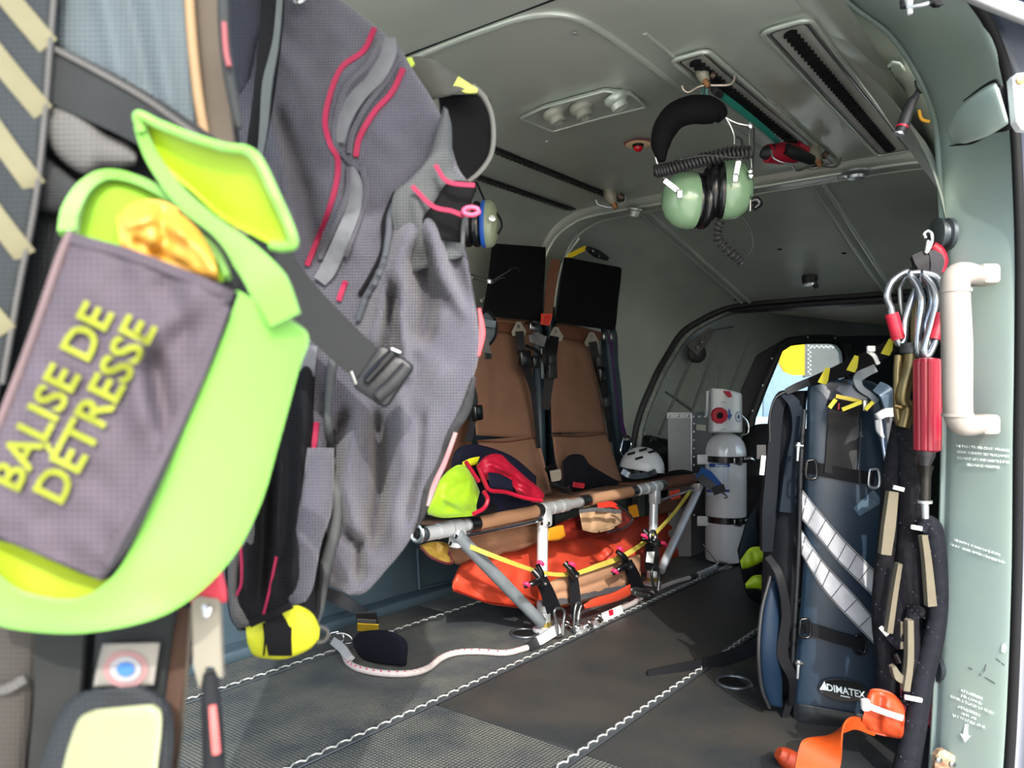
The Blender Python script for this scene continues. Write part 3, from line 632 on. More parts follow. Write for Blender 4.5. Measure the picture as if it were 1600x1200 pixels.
loft('grey_pad', [(66, 156, 70, 215, VD-.008, VD-.008), (100, 160, 90, 245, VD-.012, VD-.012), (140, 190, 130, 272, VD-.014, VD-.014), (168, 210, 160, 262, VD-.01, VD-.01), (200, 225, 190, 262, VD-.008, VD-.008), (214, 240, 212, 258, VD-.006, VD-.006)], m_grey, vest, 14, 24, .008, .008)
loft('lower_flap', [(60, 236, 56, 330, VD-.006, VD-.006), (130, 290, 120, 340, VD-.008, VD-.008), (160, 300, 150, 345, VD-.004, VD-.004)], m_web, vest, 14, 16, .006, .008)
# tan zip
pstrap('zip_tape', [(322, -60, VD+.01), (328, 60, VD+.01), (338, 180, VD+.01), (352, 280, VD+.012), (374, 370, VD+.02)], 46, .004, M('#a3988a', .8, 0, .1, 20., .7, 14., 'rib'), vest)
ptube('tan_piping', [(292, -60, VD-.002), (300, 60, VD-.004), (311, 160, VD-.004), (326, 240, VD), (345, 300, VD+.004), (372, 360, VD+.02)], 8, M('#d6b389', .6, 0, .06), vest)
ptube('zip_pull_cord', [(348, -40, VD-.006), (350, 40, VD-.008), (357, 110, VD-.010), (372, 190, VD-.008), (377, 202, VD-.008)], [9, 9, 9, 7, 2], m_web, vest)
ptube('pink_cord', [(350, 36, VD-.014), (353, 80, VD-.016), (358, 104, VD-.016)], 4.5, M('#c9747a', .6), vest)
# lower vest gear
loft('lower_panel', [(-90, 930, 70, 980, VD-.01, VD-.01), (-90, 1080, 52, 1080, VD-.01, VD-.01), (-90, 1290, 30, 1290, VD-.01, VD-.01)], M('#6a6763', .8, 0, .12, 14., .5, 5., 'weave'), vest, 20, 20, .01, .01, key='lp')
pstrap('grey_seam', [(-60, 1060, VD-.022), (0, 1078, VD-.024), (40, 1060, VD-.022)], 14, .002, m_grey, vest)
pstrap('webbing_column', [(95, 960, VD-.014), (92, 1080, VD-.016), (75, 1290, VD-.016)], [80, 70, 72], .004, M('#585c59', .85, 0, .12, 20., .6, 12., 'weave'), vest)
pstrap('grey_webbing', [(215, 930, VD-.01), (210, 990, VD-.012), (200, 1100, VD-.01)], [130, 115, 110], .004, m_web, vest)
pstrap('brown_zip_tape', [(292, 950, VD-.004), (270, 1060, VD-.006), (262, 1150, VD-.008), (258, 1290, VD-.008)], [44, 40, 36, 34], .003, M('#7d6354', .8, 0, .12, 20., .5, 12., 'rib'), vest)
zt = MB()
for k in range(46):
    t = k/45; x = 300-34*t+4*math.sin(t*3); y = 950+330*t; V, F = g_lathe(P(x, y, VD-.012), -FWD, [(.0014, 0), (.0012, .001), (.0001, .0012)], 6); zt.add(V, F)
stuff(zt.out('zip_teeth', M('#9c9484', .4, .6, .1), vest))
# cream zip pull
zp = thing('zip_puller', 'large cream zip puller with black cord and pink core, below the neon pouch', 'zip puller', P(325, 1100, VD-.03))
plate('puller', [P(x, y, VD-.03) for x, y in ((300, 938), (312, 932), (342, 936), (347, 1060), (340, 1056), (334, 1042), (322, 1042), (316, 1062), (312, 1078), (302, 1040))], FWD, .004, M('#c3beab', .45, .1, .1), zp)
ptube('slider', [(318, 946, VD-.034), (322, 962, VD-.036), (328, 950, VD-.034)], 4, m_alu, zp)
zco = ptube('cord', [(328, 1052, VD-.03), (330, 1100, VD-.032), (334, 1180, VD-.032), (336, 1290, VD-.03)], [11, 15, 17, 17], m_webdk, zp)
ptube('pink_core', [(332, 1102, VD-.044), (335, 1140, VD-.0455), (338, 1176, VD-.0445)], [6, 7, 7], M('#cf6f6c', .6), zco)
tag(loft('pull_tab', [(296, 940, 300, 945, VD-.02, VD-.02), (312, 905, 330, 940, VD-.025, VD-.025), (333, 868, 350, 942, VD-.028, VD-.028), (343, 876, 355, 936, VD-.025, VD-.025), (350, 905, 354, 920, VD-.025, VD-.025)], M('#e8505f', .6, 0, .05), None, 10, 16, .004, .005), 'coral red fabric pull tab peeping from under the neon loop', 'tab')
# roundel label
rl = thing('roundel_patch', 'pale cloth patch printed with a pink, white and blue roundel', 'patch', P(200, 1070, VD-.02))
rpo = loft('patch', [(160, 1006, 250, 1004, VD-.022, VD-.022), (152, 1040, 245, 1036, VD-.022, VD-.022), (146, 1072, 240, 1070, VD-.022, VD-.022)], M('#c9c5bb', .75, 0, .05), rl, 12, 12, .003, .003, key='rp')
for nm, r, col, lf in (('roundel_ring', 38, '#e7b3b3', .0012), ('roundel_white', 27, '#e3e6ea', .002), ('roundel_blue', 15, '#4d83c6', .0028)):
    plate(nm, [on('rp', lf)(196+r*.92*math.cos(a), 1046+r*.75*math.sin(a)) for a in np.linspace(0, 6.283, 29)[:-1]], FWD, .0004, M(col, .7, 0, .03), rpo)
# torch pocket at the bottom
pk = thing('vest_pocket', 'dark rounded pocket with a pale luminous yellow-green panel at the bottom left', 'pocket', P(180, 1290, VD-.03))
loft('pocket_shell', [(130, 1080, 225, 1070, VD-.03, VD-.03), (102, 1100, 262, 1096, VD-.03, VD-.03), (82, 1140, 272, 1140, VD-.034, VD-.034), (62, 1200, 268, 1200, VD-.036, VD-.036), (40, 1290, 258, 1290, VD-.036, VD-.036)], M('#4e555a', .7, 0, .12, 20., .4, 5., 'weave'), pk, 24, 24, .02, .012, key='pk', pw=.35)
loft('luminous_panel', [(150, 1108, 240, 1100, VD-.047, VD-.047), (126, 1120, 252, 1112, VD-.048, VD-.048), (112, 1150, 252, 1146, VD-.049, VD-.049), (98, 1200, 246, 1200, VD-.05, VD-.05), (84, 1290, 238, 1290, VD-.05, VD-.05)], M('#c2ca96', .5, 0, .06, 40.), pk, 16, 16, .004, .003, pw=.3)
# ---- distress beacon pouch
bp = thing('beacon_pouch', 'grey-purple pouch lettered BALISE DE DÉTRESSE with bright neon green loop strap', 'pouch', P(200, 980, .40))
B0 = .372
pfo = loft('pouch_front', [(108, 362, 366, 455, B0+.004, B0), (70, 470, 332, 560, B0+.002, B0), (20, 610, 262, 730, B0, B0), (-30, 730, 205, 850, B0, B0), (-62, 815, 160, 908, B0+.002, B0+.002)], m_pouch, bp, 40, 50, .045, .009, folds=[([(330, 430), (200, 560), (250, 720), (170, 860)], 26, .007), ([(250, 430), (300, 540)], 20, -.004), ([(235, 540), (262, 680)], 16, -.009), ([(130, 420), (60, 640)], 30, .003)], key='pf', pw=.35, wrinkle=.0022, ws=70)
ptube('edge_piping', [(112, 362, B0-.0), (95, 400, B0-.001), (50, 530, B0-.003), (0, 660, B0-.003), (-60, 800, B0)], 7, M('#a58f92', .7, 0, .15), bp)
pstrap('top_hem', [(112, 372), (200, 396), (290, 430), (362, 462)], 16, .0015, m_pouch, bp, surf='pf', lift=.001)
pstrap('side_hem', [(352, 478), (310, 590), (240, 740), (166, 880)], 16, .0015, m_pouch, bp, surf='pf', lift=.001)
m_let = M('#8e982a', .65, 0, .08, 60.)
# lettering runs up the pouch: text direction follows the pouch side
ux, uy = .475, -.88
def run(s, x, y, size, sp=1.): lettering(s, (x, y), (ux*size, uy*size), (-.90*size, -.44*size), on('pf', .0032), m_let, pfo, .022, 'LEFT')
run('BALISE DE', 26, 772, 72); run('DÉTRESSE', 94, 792, 73)
m_nstrap = M('#80cc48', .55, 0, .07, 6., .5, 16., 'rib', sheen=.2)
loft('neon_band', [(366, 455, 452, 496, B0, B0+.018), (372, 462, 482, 526, B0, B0+.02), (340, 545, 466, 580, B0, B0+.02), (300, 640, 436, 690, B0, B0+.02), (255, 745, 404, 795, B0, B0+.022), (208, 850, 352, 885, B0+.001, B0+.02), (172, 905, 262, 958, B0+.002, B0+.008), (120, 935, 140, 988, B0+.004, B0+.004), (40, 925, 36, 985, B0+.006, B0+.006), (-10, 890, -24, 968, B0+.006, B0+.006), (-50, 850, -80, 930, B0+.006, B0+.006)], m_nstrap, bp, 20, 90, .004, .003, pw=.6, key='nb')
loft('neon_inside', [(-70, 830, -70, 950, B0+.02, B0+.012), (20, 850, 20, 952, B0+.02, B0+.012), (90, 880, 90, 955, B0+.022, B0+.012), (160, 905, 150, 955, B0+.02, B0+.012), (200, 880, 190, 940, B0+.02, B0+.012)], M('#a6bf1c', .6, 0, .08), bp, 12, 30, .003, -.004)
# upper mouth: lip ring, inner wall, crumpled orange content
pstrap('mouth_lip', [(106, 364, B0+.004), (112, 330, B0+.012), (132, 294, B0+.026), (165, 274, B0+.036), (210, 280, B0+.04), (262, 306, B0+.036), (310, 350, B0+.028), (345, 400, B0+.016), (360, 432, B0+.008)], [26, 26, 20, 16, 14, 14, 14, 14, 14], .004, m_nstrap, bp, n=60)
loft('mouth_inside', [(108, 360, 116, 380, B0+.012, B0+.01), (128, 305, 150, 400, B0+.03, B0+.012), (165, 280, 200, 410, B0+.04, B0+.015), (225, 292, 260, 430, B0+.045, B0+.015), (300, 345, 320, 440, B0+.035, B0+.012), (350, 410, 350, 440, B0+.02, B0+.01)], M('#86b82c', .6, 0, .12, 12.), bp, 16, 30, .003, -.01)
m_org = M('#e0a53c', .5, 0, .10, 20.)
loft('orange_filling', [(182, 340, 190, 392, B0+.018, B0+.006), (206, 318, 222, 402, B0+.018, B0+.006), (240, 312, 250, 412, B0+.018, B0+.004), (272, 322, 285, 425, B0+.018, B0+.004), (305, 350, 315, 436, B0+.016, B0+.004), (335, 400, 342, 442, B0+.01, B0+.004)], m_org, bp, 26, 40, .01, .014, folds=[([(190, 352), (240, 338), (300, 372)], 12, .007), ([(250, 318), (262, 372), (240, 412)], 13, -.009), ([(262, 350), (318, 392), (338, 436)], 12, .006), ([(205, 372), (245, 398), (300, 424)], 9, -.006)], wrinkle=.001, ws=24)
pstrap('neon_strap', [(218, 196, B0+.03), (238, 246, B0+.03), (276, 300, B0+.026), (330, 352, B0+.02), (382, 398, B0+.012), (420, 446, B0+.004), (446, 500, B0+.002)], [16, 20, 24, 30, 46, 62, 50], .003, m_nstrap, bp, n=60)
pstrap('black_binding', [(280, 330, B0+.012), (330, 370, B0+.008), (358, 410, B0+.003), (370, 452, B0)], [3, 6, 7, 5], .002, m_webdk, bp, n=30)
loft('neon_flap', [(216, 178, 222, 206, B0+.03, B0+.03), (250, 196, 250, 256, B0+.028, B0+.034), (300, 216, 300, 300, B0+.022, B0+.034), (352, 232, 345, 340, B0+.016, B0+.03), (398, 242, 392, 366, B0+.01, B0+.022), (430, 306, 424, 382, B0+.008, B0+.016), (458, 374, 446, 386, B0+.01, B0+.012)], M('#a4cc00', .5, 0, .04, 8., .2, 60.), bp, 20, 40, .003, -.006, key='flap')
ptube('flap_edge', [(222, 206, B0+.028), (216, 180, B0+.026), (250, 195, B0+.024), (300, 215, B0+.018), (352, 231, B0+.012), (396, 242, B0+.006), (430, 306, B0+.004), (458, 374, B0+.008), (446, 386, B0+.01), (425, 384, B0+.014)], 8, m_nstrap, bp, n=80)
# ---------------------------------------------------------------- jacket
jk = thing('softshell_jacket', 'dark grey softshell jacket with pink piping and grey zips, hanging in the foreground', 'jacket', P(550, 1000, .85))
J = .80
rows = [(330, -80, 470, -80), (330, -20, 512, -20), (330, 20, 560, 20), (330, 67, 618, 67), (330, 110, 646, 110), (330, 163, 680, 163), (330, 210, 700, 210), (330, 270, 716, 262), (330, 320, 738, 300), (330, 355, 722, 350), (330, 400, 730, 400), (330, 483, 744, 480), (330, 530, 751, 528), (335, 575, 745, 572), (345, 625, 728, 625), (355, 680, 708, 680), (370, 745, 684, 742), (400, 800, 664, 795), (440, 850, 636, 850), (480, 890, 602, 892), (510, 912, 572, 925), (530, 922, 548, 930)]
jf = [([(600, 60), (520, 150), (515, 300), (560, 420)], 30, .010), ([(400, 40), (470, 120), (520, 260)], 22, .006), ([(430, 160), (480, 300), (500, 400)], 14, -.010), ([(405, 120), (440, 260), (455, 400)], 12, .010), ([(420, 300), (400, 420)], 16, -.012),
      ([(648, 340), (600, 460), (570, 560)], 20, .020), ([(665, 330), (690, 430), (742, 500)], 14, .012), ([(650, 380), (668, 470), (660, 540)], 16, -.022), ([(630, 420), (625, 500), (640, 600)], 9, .014),
      ([(610, 440), (606, 520), (600, 560)], 9, -.020), ([(700, 330), (716, 420), (738, 490)], 14, -.020), ([(700, 560), (660, 640), (640, 760)], 26, .012), ([(590, 640), (592, 760), (580, 860)], 12, -.026), ([(560, 640), (540, 760), (560, 850)], 16, .014),
      ([(625, 600), (628, 720), (610, 850)], 16, .014), ([(660, 640), (655, 720), (630, 830)], 8, -.008), ([(540, 640), (520, 700), (510, 800)], 12, -.02), ([(535, 830), (560, 850), (560, 910)], 10, -.018), ([(700, 480), (650, 560)], 16, .006)]
jf = [(p_, w_*.85, a_*1.9) for p_, w_, a_ in jf]
loft('jacket_front', [(a, b, c, d, J+.03, J) for a, b, c, d in rows], m_jack, jk, 90, 120, .06, .03, folds=jf, wrinkle=.003, ws=55, key='jf', pw=.4)
# folded pocket flap on the right, with its dark inside
loft('flap_fold', [(693, 166, 700, 172, J-.03, J-.03), (682, 200, 706, 200, J-.03, J-.025), (668, 245, 707, 240, J-.03, J-.02), (640, 280, 712, 270, J-.03, J-.015), (617, 300, 738, 288, J-.03, J-.012), (612, 330, 740, 310, J-.03, J-.012), (616, 380, 728, 360, J-.02, J-.005), (600, 440, 726, 400, J+.0, J)], M('#8b9095', .75, 0, .08, 12., .5, 5., 'weave'), jk, 24, 40, .008, .01, folds=[([(700, 290), (680, 400)], 14, -.008), ([(650, 300), (660, 400)], 10, .006)], key='ff')
loft('pocket_inside', [(732, 283, 742, 290, J-.035, J-.03), (700, 285, 742, 300, J-.036, J-.03), (676, 320, 736, 320, J-.036, J-.03), (660, 345, 722, 345, J-.034, J-.028), (670, 372, 720, 380, J-.03, J-.02)], m_black, jk, 12, 16, .004, -.006)
for pl in ([(585, 45), (568, 80), (535, 105), (517, 145), (508, 190), (516, 225), (528, 250), (525, 290), (510, 340), (492, 385), (480, 415)], [(630, 108), (612, 145), (585, 175), (562, 215), (556, 245)], [(540, 440), (532, 462), (530, 470)], [(495, 660), (490, 700), (478, 720), (470, 752)]):
    pstrap('pink_piping', pl, 8, .003, m_piping, jk, surf='jf', lift=.002)
for pl in ([(680, 258), (700, 284), (742, 290)], [(644, 291), (676, 322), (706, 330), (726, 338)]):
    pstrap('pocket_piping', [(x, y, J-.045) for x, y in pl], 7, .002, m_piping, jk, n=24)
tube('pink_pull_loop', [P(736+12*math.cos(a), 330+6*math.sin(a), J-.05) for a in np.linspace(0, 6.28, 15)[:-1]], .0024, M('#ff5b86', .5), jk, 8, closed=True, smooth=False)
MF[0] = .42
m_zip = M('#dfe3ea', .45, .3, .1, 90., .9, 14., 'weave')
MF[0] = .27
for pl, w in (([(608, 62), (606, 85), (590, 118), (560, 150), (540, 185), (532, 225)], [22, 26, 24, 24, 22, 12]), ([(548, 262), (558, 290), (552, 330), (536, 370), (514, 420), (500, 440)], [10, 18, 22, 24, 26, 22]), ([(486, 540), (478, 600), (468, 650), (463, 705)], [22, 22, 14, 8])):
    pstrap('zip', pl, w, .005, m_zip, jk, surf='jf', lift=.004)
for pl in ([(596, 58), (575, 100), (540, 138), (526, 185), (524, 225), (548, 255)], [(622, 90), (600, 130), (570, 170), (550, 210), (545, 240)], [(545, 262), (543, 300), (525, 350), (500, 405)], [(566, 262), (572, 300), (560, 345), (540, 400)]):
    pstrap('zip_garage', pl, 7, .003, m_jack, jk, surf='jf', lift=.005)
# draw cord and seam over the right half
ptube('hem_cord', [(640, 285), (612, 330), (607, 370), (600, 410), (585, 445), (572, 465), (560, 500)], 6, M('#6f7680', .75, 0, .1, 20., .3, 90.), jk, surf='jf', lift=.006)
ptube('cord_shadow_gap', [(618, 300), (600, 345), (598, 390), (580, 430), (562, 460)], 4, m_black, jk, surf='jf', lift=.002)
ptube('front_edge', [(520, 560), (512, 640), (520, 720), (528, 800), (510, 880), (498, 950), (488, 985)], [7, 6, 8, 8, 9, 9, 6], M('#777c7d', .75, 0, .1, 20., .4, 90.), jk, surf='jf', lift=.01)
# red and velvety right lower edge
pstrap('coral_edge', [(749, 482, J-.002), (754, 520, J-.002), (748, 556, J-.002)], [4, 9, 4], .004, M('#ff4452', .5), jk)
loft('velcro_edge', [(736, 592, 744, 588, J-.004, J-.002), (716, 640, 736, 640, J-.006, J-.002), (690, 680, 716, 672, J-.008, J-.004), (662, 720, 702, 702, J-.01, J-.004), (652, 755, 692, 735, J-.01, J-.006), (655, 800, 672, 790, J-.01, J-.006), (648, 830, 656, 820, J-.008, J-.006)], M('#4d5052', .95, 0, .3, 60., .9, 160.), jk, 14, 30, .006, .006)
pstrap('pink_white_edge', [(712, 676, J-.012), (696, 720, J-.012), (680, 755, J-.012), (668, 790, J-.012)], [6, 7, 8, 6], .003, M('#f2a4ae', .6, 0, .3, 14., col2='#f4f0ea'), jk)
# dark straps and cord crossing the upper left of the jacket
pstrap('black_webbing', [(428, -60, J-.06), (424, 40, J-.07), (412, 150, J-.07), (398, 240, J-.06), (380, 330, J-.04)], [34, 34, 30, 26, 26], .006, M('#15181d', .7, 0, .1), jk)
pstrap('grey_strap_edge', [(440, -40, J-.075), (432, 60, J-.08), (418, 130, J-.08), (412, 200, J-.075), (404, 262, J-.07)], [8, 9, 15, 12, 6], .003, M('#8c9698', .7, 0, .1, 20., .4, 120.), jk)
loft('upper_left_fold', [(330, -70, 420, -70, J-.03, J-.03), (350, 40, 418, 20, J-.035, J-.035), (360, 110, 404, 60, J-.035, J-.035), (374, 150, 392, 120, J-.03, J-.03)], M('#5b6072', .8, 0, .1, 12., .5, 5., 'weave'), jk, 12, 20, .01, .01)
ptube('zip_pull', [(456, -6, J-.03), (466, 4, J-.034), (478, -4, J-.03)], 5, m_steel, jk)
# collar flap folded to the right, its lining dark
cl = thing('storm_hood', 'grey ribbed hood brim with dark lining and neon tabs poking out behind the jacket', 'hood', P(720, 290, .9))
HD = .86
loft('hood_lining', [(672, 158, 690, 150, HD, HD), (684, 150, 760, 150, HD, HD+.01), (690, 200, 768, 190, HD, HD+.01), (696, 240, 766, 235, HD, HD+.01), (704, 268, 752, 262, HD, HD+.01), (716, 284, 734, 282, HD, HD+.01)], m_black, cl, 20, 26, .004, -.02)
loft('hood_top', [(622, 100, 660, 150, HD, HD-.01), (648, 88, 672, 155, HD, HD-.02), (676, 94, 700, 150, HD-.005, HD-.03), (705, 112, 725, 142, HD-.005, HD-.03), (742, 136, 745, 146, HD-.01, HD-.02)], M('#8f918c', .75, 0, .1, 12., .5, 12., 'rib'), cl, 16, 30, .008, .008, key='ht')
ptube('hood_rim', [(738, 136, HD-.02), (756, 152, HD-.02), (768, 180, HD-.02), (771, 215, HD-.02), (766, 244, HD-.02), (750, 268, HD-.02), (728, 286, HD-.02)], [6, 5, 4, 4, 4, 4, 3], M('#a9aaa6', .7, 0, .08, 20., .4, 90.), cl)
pstrap('neon_tab', [(712, 128, HD-.03), (730, 138, HD-.03), (746, 142, HD-.03)], [18, 16, 6], .003, M('#eaf26a', .5), cl)
pstrap('neon_tab', [(628, 104, HD-.04), (640, 98, HD-.04), (646, 95, HD-.04)], [8, 16, 10], .003, M('#c9e64a', .5), cl)
# black drapes low left with neon cuff
dr = thing('hanging_trousers', 'black draped trouser legs behind the pouch with a yellow and black cuff', 'trousers', P(450, 1030, .8))
K = .78
loft('left_leg', [(330, 500, 520, 480, K+.03, K+.03), (340, 600, 520, 600, K+.03, K+.03), (345, 700, 525, 720, K+.03, K+.03), (350, 800, 520, 820, K+.02, K+.02), (352, 900, 505, 900, K+.0, K), (358, 960, 500, 955, K, K), (372, 985, 490, 985, K, K)], M('#24262d', .85, 0, .15, 12., .5, 5., 'weave'), dr, 50, 60, .03, .02, folds=[([(380, 640), (385, 780), (375, 960)], 14, .02), ([(430, 560), (415, 760), (405, 950)], 12, -.02), ([(480, 560), (470, 760), (455, 940)], 14, .026), ([(500, 600), (498, 780), (490, 960)], 8, -.016), ([(440, 700), (432, 860)], 8, .01)], wrinkle=.003, key='leg')
loft('grey_fold', [(480, 700, 522, 700, K-.01, K-.01), (470, 780, 520, 790, K-.02, K-.01), (452, 860, 502, 850, K-.02, K-.01), (442, 920, 490, 915, K-.02, K-.01), (448, 950, 478, 940, K-.01, K-.01)], m_jack, dr, 16, 24, .01, .014)
loft('grey_inner_edge', [(356, 740, 392, 740, K-.02, K-.01), (358, 820, 398, 830, K-.025, K-.01), (356, 900, 384, 900, K-.025, K-.01), (360, 960, 388, 950, K-.02, K-.01), (374, 984, 396, 975, K-.01, K-.01)], m_grey, dr, 12, 20, .01, .01)
pstrap('pink_seam', [(372, 800, K-.03), (378, 900, K-.036), (370, 930, K-.034)], 4, .002, m_piping, dr)
pstrap('pink_seam', [(432, 870, K-.02), (422, 920, K-.02), (412, 960, K-.02)], 4, .002, m_piping, dr)
cfo = loft('cuff', [(384, 980, 386, 1005, K-.03, K-.03), (398, 976, 396, 1024, K-.035, K-.035), (420, 966, 420, 1030, K-.045, K-.045), (446, 952, 444, 1030, K-.05, K-.05), (465, 946, 464, 1024, K-.05, K-.05), (488, 958, 484, 1014, K-.045, K-.045), (500, 980, 498, 1000, K-.035, K-.035)], M('#e9ea36', .6, 0, .05, 20., .3, 90.), dr, 18, 30, .012, .012, key='cuff')
pstrap('black_cuff_band', [(437, 958), (435, 990), (438, 1024)], [44, 42, 36], .002, m_black, cfo, surf='cuff', lift=.002)
ptube('cuff_stitching', [(412, 974), (414, 998), (412, 1024)], 1.6, m_black, cfo, surf='cuff', lift=.001)
pstrap('cuff_cord', [(392, 975, K-.05), (430, 958, K-.07), (456, 946, K-.07)], 10, .003, m_black, dr)
ptube('cuff_loop', [(498, 978, K-.04), (512, 986, K-.04), (508, 1000, K-.04), (496, 1004, K-.04)], 3, m_grey, dr)
# ---- chest strap with buckle crossing the jacket
cs = thing('chest_strap', 'dark grey webbing strap with heavy black buckle crossing the jacket diagonally', 'strap', P(520, 600, .68))
S0 = .68
pstrap('webbing', [(370, 325, S0+.06), (410, 395, S0), (470, 470, S0), (530, 530, S0), (575, 572, S0)], [66, 72, 66, 62, 58], .004, M('#575d5e', .75, 0, .08, 12., .5, 10., 'weave'), cs)
V, F = g_box(P(600, 588, S0-.002), (RGT*.74-UP*.5).normalized(), (RGT*.5+UP*.74).normalized(), FWD, .036, .046, .016, .005); mesh_obj('buckle', V, F, m_blk, cs, True, None, 35)
ptube('buckle_roll', [(572, 594, S0-.014), (596, 568, S0-.014), (614, 550, S0-.014)], [7, 8, 7], m_blkgl, cs)
ptube('buckle_roll', [(590, 620, S0-.012), (616, 596, S0-.012), (636, 572, S0-.012)], [10, 11, 10], m_blk, cs)
ptube('steel_pin', [(612, 546, S0-.012), (626, 552, S0-.012)], 5, m_steel, cs); ptube('steel_pin', [(548, 580, S0-.01), (556, 600, S0-.008)], 5, m_steel, cs)

MF[0] = 1.; MSAT[0] = 1.
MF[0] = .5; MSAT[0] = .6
# ================================================================ BENCH with three seats along the far wall
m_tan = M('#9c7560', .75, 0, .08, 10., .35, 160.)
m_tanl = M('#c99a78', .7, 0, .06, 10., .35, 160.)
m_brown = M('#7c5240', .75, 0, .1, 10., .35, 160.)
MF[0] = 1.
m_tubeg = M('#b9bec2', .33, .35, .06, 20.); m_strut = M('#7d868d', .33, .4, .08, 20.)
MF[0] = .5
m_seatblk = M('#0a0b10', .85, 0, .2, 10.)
YB = 1.165
def B(x, y, Y=YB): return PY(x, y, Y)
bn = thing('folding_bench', 'folding tube-framed bench with tan canvas seats and black headrests along the far wall', 'bench', (2.0, 1.3, 0))
tz = lambda x: 829-(x-690)*.2055          # centre line of the front tube in the photo
tube('front_tube', [B(672, tz(672)), B(1096, tz(1096))], .0135, m_tubeg, bn, 14)
def sleeve(a, b, r, m): return tube('canvas_sleeve', [B(a, tz(a)), B(b, tz(b))], r, m, bn, 14)
sleeve(744, 836, .0172, m_tanl); sleeve(918, 986, .0168, m_tanl); sleeve(1036, 1088, .0165, m_brown)
for a, b, r in ((664, 680, .0165), (684, 702, .0175), (703, 718, .0185), (848, 858, .0185), (862, 872, .0175), (876, 886, .0175), (996, 1004, .0175), (1008, 1016, .0180), (1020, 1029, .0185), (1090, 1102, .017)):
    tube('tube_coupling', [B(a, tz(a)), B(b, tz(b))], r, m_tubeg, bn, 14)
for a, b in ((730, 745), (836, 844), (905, 918), (984, 992), (1030, 1037), (1084, 1090)):
    tube('end_band', [B(a, tz(a)), B(b, tz(b))], .0182, m_steel if a != 836 else m_blk, bn, 14)
lathe('end_cap', B(663, tz(663)), (-1, 0, 0), [(.0165, 0), (.0165, .004), (.012, .005), (.0001, .005)], m_aludk, bn)
tube('end_ring', [B(652, 833)+Vector((0, math.cos(t)*.018, math.sin(t)*.018)) for t in np.linspace(0, 6.28, 20)[:-1]], .006, m_chrome, bn, 8, closed=True, smooth=False)
rings = [B(x, 833, YB+.02) for x in (646, 652)]; tube('end_stub', rings, .014, m_blk, bn, 12)
# posts, struts and their brackets
def brk(x, y, s=1.):
    V, F = g_box(B(x, y, YB-.004), (1, 0, 0), (0, 1, 0), UP, .034*s, .030, .05*s, .006); mesh_obj('bracket', V, F, m_tubeg, bn, True, None, 35)
brk(715, 838, 1.0); brk(851, 808); brk(1023, 776); brk(1090, 757, .9)
foot1 = B(850, 978, 1.15); foot2 = B(1019, 925, 1.15)
tube('post', [B(848, 800), B(847, 905, 1.16)], .0145, m_tubeg, bn, 14); tube('post', [B(1022, 770), B(1019, 900, 1.15)], .0145, m_tubeg, bn, 14)
tube('strut', [B(714, 836, 1.15), B(845, 972, 1.145)], .0155, m_strut, bn, 14); tube('strut', [B(1094, 758), B(1032, 892, 1.15)], .0145, m_tubeg, bn, 14)
for f in (foot1, foot2):
    f0 = Vector((f.x, f.y, .004)); fto = lathe('foot', f0, UP, [(.03, 0), (.03, .006), (.018, .01), (.017, .05), (.019, .052), (.019, .075), (.0001, .08)], m_tubeg, bn, 20)
    lathe('foot_collar', f0+Vector((0, 0, .012)), UP, [(.0185, 0), (.0185, .012)], M('#b9a44a', .5, .3, .2), fto, 20)
tube('tension_rod', [B(724, 838, 1.15), B(846, 812, 1.15)], .0055, m_chrome, bn, 8); tube('tension_rod', [B(1030, 782, 1.15), B(1084, 764, 1.15)], .0045, m_chrome, bn, 8)
for x, y in ((703, 849), (712, 838), (846, 818), (857, 818)): mesh_obj('bolt', *g_screw(B(x, y, 1.14), (0, -1, 0), .0055), m_chrome, bn, True, None, 40)
tube('rear_tube', [(1.35, 1.60, .31), (2.86, 1.60, .31)], .012, m_tubeg, bn, 10)
# seat pans between the tubes
for a, b in ((726, 842), (896, 1000), (1034, 1086)):
    p, q = B(a, tz(a)), B(b, tz(b)); x0, x1 = p.x-.03, q.x+.05
    V = []; F = []
    for i in range(13):
        for j in range(9):
            t = i/12; s = j/8; V.append((x0+(x1-x0)*s, 1.165+(1.60-1.165)*t, .330-.03*math.sin(math.pi*t)*(1-.3*abs(2*s-1))))
    for i in range(12):
        for j in range(8): k = i*9+j; F.append((k, k+1, k+10, k+9))
    o = mesh_obj('seat_pan', V, F, m_tan if b < 1010 else m_brown, bn); md = o.modifiers.new('s', 'SOLIDIFY'); md.thickness = .006
# seat backs
def back(rows, nm, mat, **k): return loft(nm, [(a, b, c, d, dY(a, Y), dY(c, Y)) for a, b, c, d, Y in rows], mat, bn, **k)
back([(748, 484, 832, 500, 1.52), (744, 520, 836, 530, 1.515), (738, 600, 832, 610, 1.50), (744, 680, 838, 686, 1.48)], 'seat_back', m_tan, nu=26, nv=30, th=.02, bulge=.012, folds=[([(828, 500), (836, 690)], 3, .006), ([(760, 500), (764, 660)], 8, .003), ([(800, 560), (805, 650)], 8, -.003)], key='sb1')
back([(746, 688, 838, 680, 1.475), (752, 720, 848, 710, 1.44), (770, 780, 862, 772, 1.36)], 'seat_back_lower', m_tan, nu=20, nv=20, th=.02, bulge=.01, folds=[([(835, 700), (850, 750)], 5, -.006)])
back([(872, 500, 942, 520, 1.52), (862, 540, 928, 540, 1.515), (860, 600, 936, 606, 1.50), (862, 676, 948, 676, 1.48)], 'seat_back', m_tan, nu=26, nv=30, th=.02, bulge=.012, folds=[([(941, 600), (946, 676)], 3, .006), ([(890, 520), (888, 660)], 8, .003)], key='sb2')
